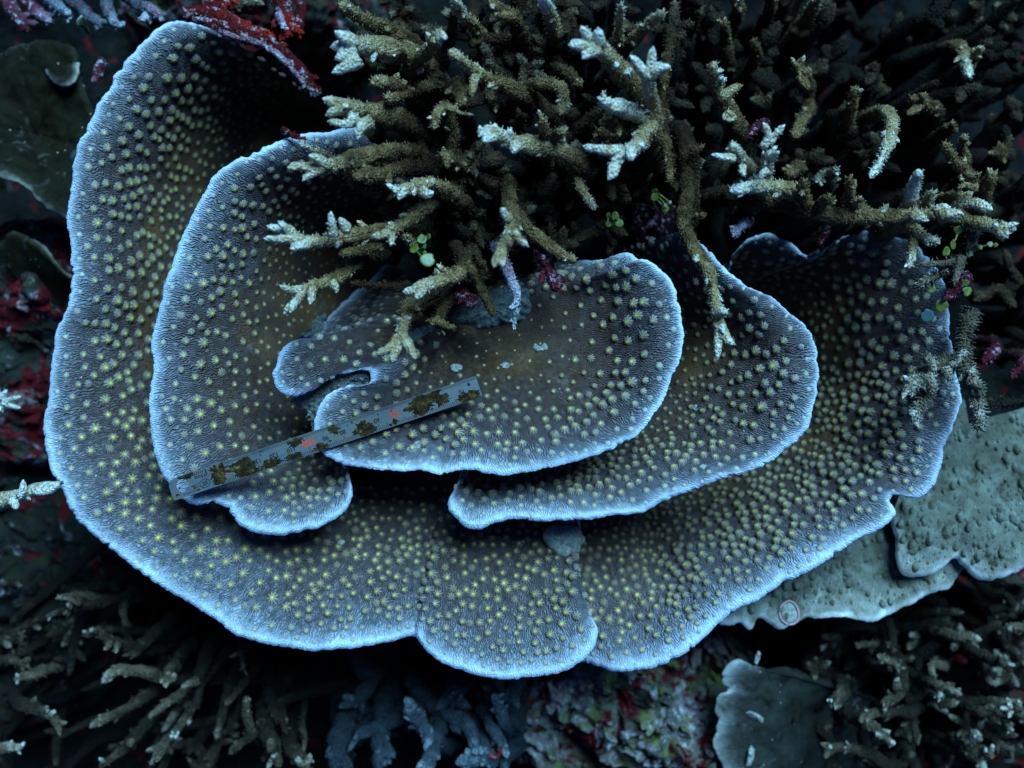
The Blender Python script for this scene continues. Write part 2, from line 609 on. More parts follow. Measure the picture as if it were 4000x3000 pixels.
A_rows = [(478, 70, -.33, 760, 270, -1.0), (440, 50, -.28, 740, 275, -1.0), (400, 42, -.25, 715, 282, -1.0), (360, 50, -.22, 700, 290, -.95), (325, 72, -.2, 680, 300, -.95),
          (290, 105, -.19, 660, 312, -.9), (255, 140, -.18, 640, 326, -.9), (228, 190, -.17, 620, 350, -.87), (200, 245, -.16, 600, 385, -.85), (175, 290, -.15, 580, 420, -.82),
          (160, 325, -.15, 560, 450, -.8), (150, 380, -.15, 540, 485, -.77), (143, 450, -.15, 520, 530, -.75), (145, 540, -.15, 500, 585, -.72), (150, 600, -.15, 490, 630, -.7),
          (140, 660, -.15, 480, 680, -.68), (122, 710, -.15, 475, 725, -.66), (108, 770, -.15, 475, 775, -.65), (103, 850, -.15, 478, 830, -.63), (90, 925, -.15, 490, 890, -.6),
          (103, 1000, -.15, 510, 930, -.6), (120, 1040, -.15, 530, 955, -.6), (150, 1100, -.15, 560, 980, -.6), (200, 1160, -.15, 600, 1005, -.6), (260, 1210, -.14, 640, 1022, -.6),
          (330, 1260, -.13, 680, 1035, -.6), (400, 1300, -.13, 720, 1043, -.6), (470, 1350, -.12, 760, 1050, -.6), (530, 1380, -.12, 790, 1053, -.6), (600, 1400, -.12, 820, 1055, -.6),
          (660, 1412, -.12, 850, 1056, -.6), (720, 1405, -.12, 880, 1056, -.6), (800, 1400, -.12, 910, 1055, -.6), (860, 1385, -.13, 940, 1054, -.6), (884, 1378, -.155, 952, 1052, -.60), (892, 1379, -.16, 960, 1052, -.605),
          (899, 1383, -.125, 967, 1051, -.565), (907, 1394, -.115, 975, 1050, -.56), (925, 1418, -.11, 990, 1048, -.56), (980, 1445, -.11, 1020, 1046, -.6), (1040, 1462, -.10, 1050, 1044, -.6), (1100, 1468, -.09, 1080, 1042, -.6),
          (1170, 1463, -.09, 1110, 1040, -.6), (1230, 1445, -.09, 1140, 1036, -.6), (1272, 1412, -.10, 1165, 1030, -.6), (1290, 1376, -.11, 1180, 1025, -.6), (1284, 1350, -.14, 1188, 1020, -.6),
          (1262, 1325, -.24, 1192, 1015, -.6), (1252, 1270, -.33, 1196, 1010, -.6), (1252, 1200, -.45, 1200, 1005, -.6), (1252, 1130, -.56, 1204, 1000, -.62)]
C_rows = [(1140, 1405, -.42, 1130, 1090, -.56), (1210, 1415, -.36, 1170, 1078, -.53), (1275, 1432, -.28, 1210, 1065, -.5), (1330, 1450, -.22, 1245, 1055, -.5), (1400, 1447, -.2, 1280, 1042, -.54), (1450, 1430, -.18, 1310, 1030, -.6),
          (1500, 1400, -.17, 1340, 1015, -.7), (1560, 1345, -.16, 1370, 1000, -.7), (1620, 1305, -.15, 1400, 985, -.7), (1700, 1262, -.15, 1430, 965, -.7), (1780, 1215, -.15, 1460, 945, -.7),
          (1850, 1167, -.15, 1480, 925, -.7), (1900, 1145, -.15, 1495, 912, -.7), (1936, 1112, -.15, 1508, 900, -.7), (1923, 1086, -.16, 1512, 893, -.7), (1936, 1068, -.15, 1517, 886, -.7),
          (1984, 1074, -.14, 1524, 878, -.7), (2018, 1052, -.14, 1532, 865, -.7), (2041, 1005, -.14, 1542, 848, -.7), (2043, 965, -.14, 1550, 830, -.7), (2060, 925, -.14, 1556, 812, -.7),
          (2083, 868, -.14, 1562, 790, -.72), (2075, 825, -.16, 1565, 770, -.72), (2060, 770, -.18, 1565, 745, -.74), (2056, 700, -.22, 1562, 720, -.76), (2048, 625, -.26, 1558, 700, -.78),
          (2020, 560, -.3, 1553, 685, -.8), (1985, 525, -.3, 1548, 672, -.8), (1935, 504, -.3, 1543, 662, -.8), (1880, 498, -.3, 1538, 655, -.8), (1830, 507, -.32, 1533, 650, -.8),
          (1795, 530, -.34, 1528, 646, -.8), (1758, 556, -.4, 1523, 644, -.8), (1715, 528, -.36, 1518, 642, -.8), (1665, 503, -.35, 1512, 641, -.8), (1620, 515, -.36, 1506, 641, -.8),
          (1590, 540, -.38, 1500, 643, -.8), (1577, 575, -.42, 1494, 647, -.8), (1570, 620, -.5, 1488, 655, -.8)]
D_rows = [(1462, 500, -.08, 1300, 560, -.5), (1490, 515, -.03, 1295, 590, -.5), (1530, 540, 0, 1292, 610, -.5), (1570, 580, .01, 1290, 635, -.48), (1612, 612, .01, 1290, 655, -.47), (1660, 636, .01, 1290, 670, -.46),
          (1690, 658, .01, 1290, 685, -.45), (1725, 685, .01, 1288, 700, -.45), (1755, 722, .01, 1285, 718, -.45), (1768, 760, .01, 1282, 735, -.45), (1770, 805, .01, 1276, 752, -.45),
          (1768, 850, .01, 1270, 770, -.45), (1755, 895, .01, 1260, 790, -.45), (1745, 925, .01, 1250, 808, -.45), (1725, 950, .01, 1236, 824, -.45), (1692, 974, .01, 1220, 840, -.45),
          (1665, 1000, .01, 1200, 855, -.45), (1620, 1020, .01, 1180, 868, -.45), (1560, 1040, .01, 1155, 880, -.45), (1500, 1057, .01, 1130, 890, -.45), (1440, 1080, .01, 1124, 898, -.44),
          (1390, 1104, .01, 1110, 904, -.43), (1330, 1115, .01, 1097, 908, -.42), (1270, 1125, .01, 1085, 911, -.41), (1200, 1131, .01, 1075, 914, -.4), (1130, 1124, .0, 1066, 916, -.4),
          (1080, 1130, .0, 1058, 917, -.4), (1040, 1142, .0, 1052, 917, -.4), (1008, 1138, -.01, 1048, 916, -.4), (988, 1120, -.02, 1044, 914, -.4), (969, 1100, -.03, 1040, 911, -.4),
          (971, 1080, -.04, 1037, 907, -.4), (990, 1050, -.07, 1034, 902, -.4), (1000, 1010, -.12, 1032, 897, -.4)]
E_rows = [(770, 275, -.3, 985, 515, -.8), (730, 276, -.16, 965, 519, -.8), (690, 282, -.1, 945, 524, -.8), (650, 287, -.05, 925, 530, -.8), (610, 297, -.02, 905, 537, -.79), (570, 313, 0, 888, 545, -.78), (530, 330, .0, 870, 555, -.76), (490, 352, .0, 854, 567, -.74),
          (460, 376, .0, 840, 580, -.72), (440, 410, .0, 828, 596, -.7), (420, 450, .0, 818, 612, -.68), (395, 500, .0, 808, 632, -.65), (375, 545, .0, 800, 650, -.62), (360, 590, .0, 793, 668, -.6),
          (345, 640, .0, 788, 686, -.57), (335, 690, .0, 784, 704, -.55), (325, 735, .0, 782, 722, -.52), (329, 790, .0, 782, 742, -.5), (318, 850, .0, 784, 764, -.48), (320, 920, .0, 784, 782, -.46),
          (325, 960, .0, 782, 797, -.45), (335, 1000, .0, 780, 810, -.44), (355, 1037, .0, 778, 822, -.43), (398, 1083, -.01, 776, 832, -.42), (440, 1090, -.02, 775, 840, -.42), (478, 1094, -.02, 773, 848, -.42),
          (498, 1113, -.02, 771, 855, -.41), (520, 1140, -.02, 769, 861, -.41), (560, 1155, -.02, 767, 866, -.4), (610, 1159, -.02, 764, 870, -.4), (660, 1149, -.02, 760, 873, -.4),
          (710, 1130, -.03, 755, 874, -.4), (745, 1105, -.04, 750, 874, -.4), (762, 1076, -.05, 745, 873, -.4), (758, 1046, -.07, 740, 871, -.4), (745, 1015, -.1, 735, 868, -.4), (715, 985, -.16, 730, 864, -.4)]
Fc = (1010, 700)
F_raw = [(845, 560, -.85, 900, 630, -.40), (790, 610, -.8, 880, 645, -.28), (735, 655, -.62, 860, 660, -.16), (695, 695, -.38, 835, 676, -.06), (664, 738, .0, 812, 690, .0), (627, 738, .1, 790, 702, .035), (602, 762, .11, 770, 716, .04),
         (588, 800, .11, 768, 730, .04), (592, 830, .11, 772, 740, .04), (612, 853, .11, 780, 748, .045), (640, 857, .11, 790, 754, .05), (667, 849, .11, 800, 759, .05),
         (690, 829, .105, 812, 763, .055), (722, 811, .1, 826, 768, .055), (758, 806, .09, 840, 774, .055), (783, 799, .085, 852, 782, .055), (797, 806, .08, 858, 794, .055), (797, 823, .08, 856, 808, .055), (780, 831, .085, 850, 820, .055),
         (745, 830, .095, 846, 832, .055), (712, 847, .105, 848, 844, .055), (690, 872, .11, 852, 856, .055), (677, 905, .12, 858, 868, .05), (678, 940, .12, 866, 880, .05), (692, 974, .12, 880, 892, .05),
         (725, 1000, .12, 900, 903, .05), (775, 1012, .13, 922, 912, .05), (850, 1021, .13, 950, 918, .05), (905, 1020, .13, 976, 921, .045), (960, 1025, .13, 1000, 922, .045), (1000, 1018, .14, 1026, 922, .045),
         (1060, 1023, .14, 1056, 920, .045), (1110, 1024, .14, 1086, 916, .045), (1180, 1012, .14, 1120, 908, .04), (1260, 991, .14, 1156, 896, .035), (1330, 970, .14, 1188, 880, .03), (1370, 945, .14, 1210, 862, .03),
         (1400, 915, .14, 1228, 842, .025), (1430, 872, .14, 1244, 818, .02), (1450, 825, .14, 1254, 792, .015), (1466, 780, .13, 1260, 766, .01), (1477, 735, .12, 1260, 740, .0), (1475, 690, .12, 1254, 714, .0),
         (1465, 640, .11, 1244, 690, -.01), (1445, 600, .1, 1228, 668, -.02), (1415, 572, .08, 1206, 652, -.03), (1385, 553, .06, 1180, 640, -.04), (1350, 546, .0, 1150, 632, -.06), (1312, 560, -.1, 1120, 628, -.09),
         (1270, 562, -.3, 1090, 622, -.15), (1210, 560, -.6, 1060, 615, -.3)]
F_rows = []
for r in F_raw:
    rz = r[2] if r[2] < 0.05 else float(np.interp(r[0], [588, 700, 900, 1477], [.05, .015, .06, .15]))
    mz = r[5] - float(np.interp(r[3], [780, 850, 1000, 1260], [.035, .05, .08, .10]))
    F_rows.append((r[0], r[1], rz, Fc[0] + 0.1 * (r[3] - Fc[0]), Fc[1] + 0.1 * (r[4] - Fc[1]), -.26, r[3], r[4], mz))


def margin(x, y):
    """width of the unpigmented growing edge: broadened below to paint in brighter light, narrowed at upper right to paint in shade"""
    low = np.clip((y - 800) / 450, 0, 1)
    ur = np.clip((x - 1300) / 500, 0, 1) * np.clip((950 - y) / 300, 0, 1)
    sc_ = 1.0 - 0.50 * low + 0.6 * ur  # stronger light on lower edges and shade at upper right, painted as edge width
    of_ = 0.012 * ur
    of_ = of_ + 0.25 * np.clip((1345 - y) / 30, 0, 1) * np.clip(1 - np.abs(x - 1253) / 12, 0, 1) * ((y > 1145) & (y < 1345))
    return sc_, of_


colony = thing('plate_coral', 'large tiered grey-brown plate coral with pale blue-white edges and yellow-green polyps', 'coral', P(1850, 1500, -0.9))
plates = []
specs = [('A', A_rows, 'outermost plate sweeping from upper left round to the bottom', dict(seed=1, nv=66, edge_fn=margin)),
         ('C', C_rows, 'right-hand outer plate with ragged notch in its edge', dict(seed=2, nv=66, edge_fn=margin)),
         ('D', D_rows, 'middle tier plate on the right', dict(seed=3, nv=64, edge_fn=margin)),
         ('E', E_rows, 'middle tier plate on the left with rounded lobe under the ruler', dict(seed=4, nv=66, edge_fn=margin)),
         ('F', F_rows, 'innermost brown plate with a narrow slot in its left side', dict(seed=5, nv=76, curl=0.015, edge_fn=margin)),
         ]
for key, rows, lab, kw in specs:
    fz = {'A': 1.5, 'C': 1.75, 'D': 1.65, 'E': 1.62}.get(key, 1.0)
    rows = [(r[0], r[1], r[2], r[3], r[4], r[2] + (r[5] - r[2]) * (fz if key != 'A' else float(np.interp(r[1], [350, 700, 1150], [1.72, 1.5, .72]))), *r[6:]) for r in rows]
    pl = loft('plate', rowsV(rows), M['plate'], **kw)
    pl.key = key
    pl.obj = part('plate', pl.mesh, colony, label=lab)
    plates.append(pl)

# close the middle of the innermost plate
pf = plates[4]
ring = pf.W[:, -1]
cen = ring.mean(0)
me = make_mesh('plate_centre', np.vstack([ring, cen[None]]), [(i, i + 1, len(ring)) for i in range(len(ring) - 1)] + [(len(ring) - 1, 0, len(ring))], M['plate'], True,
               {'edge': np.full(len(ring) + 1, 0.9), 'along': np.zeros(len(ring) + 1)})
part('plate_centre', me, pf.obj)


def in_poly(poly, pts):
    x, y = pts[:, 0], pts[:, 1]
    inside = np.zeros(len(pts), bool)
    px, py = poly[:, 0], poly[:, 1]
    j = len(poly) - 1
    for i in range(len(poly)):
        c = ((py[i] > y) != (py[j] > y)) & (x < (px[j] - px[i]) * (y - py[i]) / (py[j] - py[i] + 1e-12) + px[i])
        inside ^= c
        j = i
    return inside


# ------------------------------------------------------------------ polyps
def polyp_shape(n, seed, tall=1.0):
    """a steep little dome with n radiating ridges and a small yellow-green mouth; unit radius"""
    r_ = random.Random(seed)
    rad = [0.0, 0.13, 0.30, 0.62, 0.90, 1.10]
    v, c = [(0, 0, 0.86 * tall)], [2]
    ph = r_.random() * 6
    jit = [r_.uniform(-0.10, 0.10) for _ in range(n)]
    ln = [r_.uniform(0.85, 1.15) for _ in range(n)]
    hz = {1: (0.93, 0.84), 2: (1.0, 0.80), 3: (0.86, 0.62), 4: (0.48, 0.22), 5: (-0.08, -0.14)}
    hc = {1: (2, 2), 2: (1.45, 0.25), 3: (1, 0), 4: (0.8, 0), 5: (0.15, 0)}
    for ri in range(1, 6):
        for k in range(2 * n):
            rid = k % 2 == 0
            a = ph + math.pi * k / n + (jit[k // 2] if rid else 0)
            rr = rad[ri] * (ln[(k // 2) % n] if (rid and ri >= 3) else (0.95 if ri >= 3 else 1.0))
            v.append((rr * math.cos(a), rr * math.sin(a), hz[ri][0 if rid else 1] * tall))
            c.append(hc[ri][0 if rid else 1])
    f = []
    m = 2 * n
    for k in range(m):
        f.append((0, 1 + k, 1 + (k + 1) % m))
    for ri in range(4):
        o1, o2 = 1 + ri * m, 1 + (ri + 1) * m
        for k in range(m):
            a, b_, c_, d_ = o1 + k, o2 + k, o2 + (k + 1) % m, o1 + (k + 1) % m
            f.append((a, b_, c_))
            f.append((a, c_, d_))
    return np.array(v), np.array(f), np.array(c, float)


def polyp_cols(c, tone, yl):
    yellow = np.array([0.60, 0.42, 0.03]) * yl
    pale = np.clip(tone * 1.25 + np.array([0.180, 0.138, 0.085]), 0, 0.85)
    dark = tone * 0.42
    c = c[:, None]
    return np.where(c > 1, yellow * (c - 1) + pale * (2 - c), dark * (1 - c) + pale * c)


SHAPES = [polyp_shape(n, s) for n, s in ((9, 1), (10, 2), (11, 3), (9, 4), (10, 5), (8, 6), (7, 7), (10, 8))]
sites = []        # plate index, position, normal, tangent, radius, tone distance
for pi, pl in enumerate(plates):
    n, nv = pl.v.shape
    w = pl.area.copy()
    w[pl.v < 0.03] = 0
    maxv = {'A': 1.05, 'C': 1.05, 'D': 0.95, 'E': 1.0, 'F': 2.0, 'G': 0.3}[pl.key]
    w[pl.v > maxv] = 0
    pr = (w / w.sum()).ravel()
    total = pl.area[(pl.v >= 0.03) & (pl.v <= maxv)].sum()
    cand = nrg.choice(len(pr), size=int(total * 3600), p=pr)
    ci_, cj_ = np.divmod(cand, nv)
    cp = pl.W[ci_, cj_]
    cvv = pl.v[ci_, cj_]
    nz_ = vnoise(cp * 2.2 + 31)
    clus = vnoise(cp * 9.0 + 77)
    # big domes in the belt behind the edge, small stars deep inside
    if pl.key in ('A', 'C'):
        rr_c = np.interp(cvv, [0.03, 0.09, 0.2, 0.4, 0.65, 1.0], [0.011, 0.019, 0.024, 0.0235, 0.019, 0.013])
    elif pl.key == 'F':
        rr_c = np.interp(cvv, [0.03, 0.09, 0.18, 0.32, 0.5, 0.65], [0.011, 0.018, 0.0225, 0.019, 0.012, 0.008])
        rr_c = rr_c * np.where(cp[:, 0] < -0.5, 0.85, 1.0)
    else:
        rr_c = np.interp(cvv, [0.03, 0.09, 0.2, 0.35, 0.55, 0.85], [0.011, 0.018, 0.0225, 0.019, 0.014, 0.010])
    rr_c = 0.92 * rr_c * (1 + 0.10 * nz_ + 0.10 * clus + nrg.uniform(-.16, .14, len(cand)))
    gap_c = np.interp(cvv, [0.03, 0.15, 0.3, 0.6], [0.056, 0.053, 0.050, 0.046]) * (1 + 0.12 * nz_ + 0.10 * clus)
    lowright = (cp[:, 0] > -0.9) & (cp[:, 1] < 0.05)
    gap_c = gap_c * np.where(lowright, 0.80, 1.06)
    rr_c = rr_c * np.where(lowright, 0.94, 1.04)
    if pl.key == 'F':
        gap_c = gap_c * np.interp(cvv, [0.3, 0.5], [1.0, 1.3])
    gap_c = gap_c * nrg.choice([0.8, 0.94, 1.0, 1.0, 1.05], len(cand))
    cell = 0.085
    hashg = {}
    for t in range(len(cand)):
        x_, y_, z_ = cp[t]
        gap = gap_c[t]
        key = (int(x_ // cell), int(y_ // cell))
        ok = True
        for a in (-1, 0, 1):
            for b_ in (-1, 0, 1):
                for q in hashg.get((key[0] + a, key[1] + b_), ()):
                    dx, dy = q[0] - x_, q[1] - y_
                    if dx * dx + dy * dy + (q[2] - z_) ** 2 < gap * gap:
                        ok = False
                        break
                if not ok:
                    break
            if not ok:
                break
        if not ok:
            continue
        hashg.setdefault(key, []).append((x_, y_, z_))
        i, j = int(ci_[t]), int(cj_[t])
        tan = pl.W[i, max(j - 1, 0)] - pl.W[i, j]
        sites.append((pi, cp[t], pl.N[i, j], tan, float(rr_c[t]), float(cvv[t])))

edge_polys = {}
for pi, pl in enumerate(plates):
    edge_polys[pi] = np.vstack([pl.edge_px, pl.inner_px[::-1]])
above = {0: (2, 3, 4), 1: (2, 4, 0), 2: (4,), 3: (4,), 4: (), 5: (0,)}
px_sites = np.array([((s[1][0] * H / (H - s[1][2])) * 1000 + 2000, 1500 - (s[1][1] * H / (H - s[1][2])) * 1000) for s in sites])
hidden = np.zeros(len(sites), bool)
sp = np.array([s[0] for s in sites])
for pi in range(len(plates)):
    m = np.where(sp == pi)[0]
    for up in above[pi]:
        if len(m):
            hidden[m] |= in_poly(edge_polys[up], px_sites[m])
order = sorted([i for i in range(len(sites)) if not hidden[i] and 0 < px_sites[i][0] < 4000 and 0 < px_sites[i][1] < 3000], key=lambda i: -sites[i][4])
singles = set(order[:300])
TONES = [0.07, 0.12, 0.2, 0.32]
poly_mesh = {}


def polyp_frame(s, spin):
    z = Vector(s[2])
    t = Vector(s[3])
    z = (z + t.normalized() * 0.18).normalized() if t.length > 0 else z
    x = t - z * t.dot(z)
    x = x.normalized() if x.length > 1e-9 else z.orthogonal().normalized()
    y = z.cross(x)
    m = Matrix((x, y, z)).transposed().to_4x4()
    m = m @ Matrix.Rotation(spin, 4, 'Z')
    m.translation = Vector(s[1]) - z * 0.0015
    return m


bv, bf, bc, off = [], [], [], 0
for i, s in enumerate(sites):
    shp = i % len(SHAPES)
    stretch = 1.15 if s[5] < 0.25 else 1.0
    tall = np.interp(s[5], [0.03, 0.09, 0.2, 0.6], [0.4, 0.8, 1.12, 0.8]) * nrg.uniform(0.85, 1.15)
    left = not (s[1][0] > -0.9 and s[1][1] < 0.05)
    if left:
        tall *= 0.62                     # flatter, wide-open stars on the upper and left-hand tiers
    yl = (nrg.uniform(0.6, 1.15) if nrg.random() > 0.1 else 0.25) * (1.25 if left else 1.0)
    if i in singles:
        ti = int(np.argmin([abs(t - s[5]) for t in TONES]))
        yv = int(i * 7 % 3) + (1 if left else 0)
        key = (shp, ti, yv)
        if key not in poly_mesh:
            v, f, c = SHAPES[shp]
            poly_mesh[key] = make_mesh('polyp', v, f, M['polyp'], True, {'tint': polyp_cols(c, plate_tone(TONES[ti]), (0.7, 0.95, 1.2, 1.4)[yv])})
        o = bpy.data.objects.new('polyp', poly_mesh[key])
        col.objects.link(o)
        o.parent = plates[s[0]].obj
        o.matrix_local = polyp_frame(s, (i * 1.7) % 0.6) @ Matrix.Diagonal((s[4] * stretch, s[4], s[4] * tall, 1))
    else:
        v, f, c = SHAPES[shp]
        m = np.array(polyp_frame(s, (i * 1.7) % 6.28) @ Matrix.Diagonal((s[4], s[4], s[4] * tall, 1)))
        w = v @ m[:3, :3].T + m[:3, 3]
        bv.append(w)
        bf.append(f + off)
        off += len(v)
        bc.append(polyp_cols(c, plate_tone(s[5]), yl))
part('polyps', make_mesh('polyps', np.vstack(bv), np.vstack(bf), M['polyp'], True, {'tint': np.vstack(bc)}), colony, kind='stuff')
print('polyps', len(sites), 'visible', len(order))


# ------------------------------------------------------------------ branches
class MB:
    def __init__(self):
        self.v, self.f, self.t = [], [], []
        self.n = 0

    def add(self, v, f, t):
        self.v.append(np.asarray(v, float))
        self.f += [tuple(int(i) + self.n for i in q) for q in f]
        self.t.append(np.asarray(t, float))
        self.n += len(v)

    def mesh(self, name, mat):
        return make_mesh(name, np.vstack(self.v), self.f, mat, True, {'tip': np.concatenate(self.t)})


def tube(mb, pts, t0, t1, seg=9, hair=0, knob=0.16, step=0.014, hairlen=0.02, flat=1.0, lobes=0.1, r_=rng):
    """pts: world x, y, z, radius; tip attribute runs from t0 to t1"""
    p = np.asarray(pts, float)
    if len(p) < 3:
        p = np.vstack([p[0], (p[0] + p[1]) / 2, p[1]])
    q3 = p.copy()
    ext = np.vstack([2 * q3[0] - q3[1], q3, 2 * q3[-1] - q3[-2]])
    out = []
    for i in range(len(q3) - 1):
        a, b_, c_, d_ = ext[i], ext[i + 1], ext[i + 2], ext[i + 3]
        t = np.linspace(0, 1, 12, endpoint=False)[:, None]
        out.append(0.5 * ((2 * b_) + (c_ - a) * t + (2 * a - 5 * b_ + 4 * c_ - d_) * t ** 2 + (3 * b_ - a - 3 * c_ + d_) * t ** 3))
    q = np.vstack(out + [q3[-1:]])
    L = np.r_[0, np.cumsum(np.linalg.norm(np.diff(q[:, :3], axis=0), axis=1))]
    n = max(5, int(L[-1] / step))
    s = np.linspace(0, L[-1], n)
    q = np.stack([np.interp(s, L, q[:, k]) for k in range(4)], 1)
    tl = q[-1, 3]
    # rounded end
    end_t = np.clip((L[-1] - s) / max(tl * 2.6, 1e-6), 0, 1)
    rr = q[:, 3] * np.sqrt(np.clip(1 - (1 - end_t) ** 2, 0.0, 1)) + 1e-4
    d = np.gradient(q[:, :3], axis=0)
    d /= np.linalg.norm(d, axis=1)[:, None] + 1e-12
    ref = np.array([0.0, 0, 1]) if abs(d[0][2]) < 0.9 else np.array([1.0, 0, 0])
    X = np.cross(ref, d[0])
    X /= np.linalg.norm(X)
    Xs = []
    for i in range(n):
        X = X - d[i] * X.dot(d[i])
        X /= np.linalg.norm(X) + 1e-12
        Xs.append(X)
    Xs = np.array(Xs)
    Ys = np.cross(d, Xs)
    ang = np.linspace(0, 2 * math.pi, seg, endpoint=False)
    ph = r_.random() * 6
    ca, sa = np.cos(ang), np.sin(ang)
    ring = Xs[:, None] * ca[None, :, None] + Ys[:, None] * sa[None, :, None] * flat
    base = q[:, None, :3] + ring * rr[:, None, None]
    k = 1 + knob * vnoise(base * 38) + knob * 0.9 * vnoise(base * 16 + 40) + lobes * np.sin(3 * ang + ph + 9 * s[:, None])
    V_ = q[:, None, :3] + ring * (rr[:, None] * k)[..., None]
    idx = np.arange(n * seg).reshape(n, seg)
    f = np.stack([idx[:-1], np.roll(idx[:-1], -1, 1), np.roll(idx[1:], -1, 1), idx[1:]], -1).reshape(-1, 4).tolist()
    f.append(tuple(idx[-1]))
    f.append(tuple(idx[0][::-1]))
    tt = t0 + (t1 - t0) * (s / L[-1]) ** 1.5
    mb.add(V_.reshape(-1, 3), f, np.repeat(tt, seg))
    if hair:
        m = int(hair * 1.5 * L[-1])
        hv, hf, ht = [], [], []
        for h in range(m):
            i = r_.randrange(0, n - 1)
            if tt[i] > 0.9 and r_.random() < 0.75:
                continue
            a = r_.random() * 2 * math.pi
            nr = Xs[i] * math.cos(a) + Ys[i] * math.sin(a) * flat
            c = q[i, :3] + nr * rr[i] * 0.92
            ll = hairlen * 0.62 * r_.uniform(0.4, 1.3)
            up = (nr + d[i] * r_.uniform(0.0, 0.8)) * ll
            w = 0.0034 * r_.uniform(0.7, 1.3)
            e1 = d[i] * w
            e2 = np.cross(nr, d[i]) * w
            b0 = len(hv)
            hv += [c + e1, c - 0.5 * e1 + 0.87 * e2, c - 0.5 * e1 - 0.87 * e2, c + up]
            hf += [(b0, b0 + 1, b0 + 3), (b0 + 1, b0 + 2, b0 + 3), (b0 + 2, b0, b0 + 3)]
            ht += [tt[i], tt[i], tt[i], min(1, tt[i] + 0.3)]
        if hv:
            mb.add(np.array(hv), hf, ht)


def pxpath(fn, pts, z0, z1, w0, w1, scale):
    n = len(pts)
    out = []
    for i, (x, y) in enumerate(pts):
        t = i / (n - 1)
        z = z0 + (z1 - z0) * t
        px, py = fn(x, y)
        X, Y, Z = P(px, py, z)
        r = (w0 + (w1 - w0) * t) * 0.5 * scale / 1000.0 * (H - z) / H
        out.append((X, Y, Z, r))
    return out


def branch(parent, fn, scale, pts, z0, z1, w, mat='branch', forks=(), t0=0.25, t1=0.95, hair=400, taper=0.62, name='branch', nubs=5, knob=0.32, hairlen=0.02, ft=None, fw=0.62, label=None, rootdrop=True, seg=10):
    mb = MB()
    main = pxpath(fn, pts, z0, z1, w, w * taper, scale)
    if rootdrop:
        # the foot of the branch bends down into the thicket
        a, b_ = np.array(main[0]), np.array(main[1])
        dirn = a[:3] - b_[:3]
        dirn /= np.linalg.norm(dirn) + 1e-9
        foot = a[:3] + dirn * 0.10 + np.array([0, 0, -0.14])
        foot2 = foot + dirn * 0.06 + np.array([0, 0, -0.35])
        main = [(*foot2, a[3] * 1.0), (*foot, a[3] * 1.05)] + main
        t00 = max(0, t0 - 0.25)
    else:
        t00 = t0
    tube(mb, main, t00, t1 if not forks else (t1 + t0) * 0.5 + 0.12, seg=seg, hair=hair, knob=knob, hairlen=hairlen)
    mm = np.array(main)
    for _ in range(nubs):
        # short pointed side branchlets towards the tip
        t = rng.uniform(0.45, 0.97) * (len(mm) - 1)
        i0 = min(int(t), len(mm) - 2)
        c_ = mm[i0] * (1 - t + i0) + mm[i0 + 1] * (t - i0)
        dd = mm[i0 + 1][:3] - mm[i0][:3]
        dd /= np.linalg.norm(dd) + 1e-9
        side = np.cross(dd, np.array([rng.gauss(0, 1), rng.gauss(0, 1), rng.gauss(0, 1)]))
        side /= np.linalg.norm(side) + 1e-9
        side[2] = abs(side[2]) * 0.6
        e_ = (side * rng.uniform(.7, 1.0) + dd * rng.uniform(.3, 1.0)) * rng.uniform(1.3, 2.6) * c_[3]
        ta = t0 + (t1 - t0) * (t / (len(mm) - 1)) ** 1.5
        tube(mb, [(*c_[:3], c_[3] * .62), (*(c_[:3] + e_ * .6), c_[3] * .5), (*(c_[:3] + e_), c_[3] * .26)], ta, min(1, ta + .3), seg=7, hair=hair * .3, knob=knob, hairlen=hairlen * .6, lobes=.15)
    for fk in forks:
        zz = z1 + rng.uniform(-0.02, 0.07)
        fp = pxpath(fn, fk, z1 - 0.01, zz, w * fw * 1.1, w * fw * 0.5, scale)
        tube(mb, fp, (t0 + t1) * 0.5 + 0.12, t1 if ft is None else ft, seg=8, hair=hair * 0.35, knob=knob, hairlen=hairlen * 0.7, lobes=0.14)
    o = part(name, mb.mesh(name, M[mat]), parent)
    if label:
        o['label'] = label
    return o


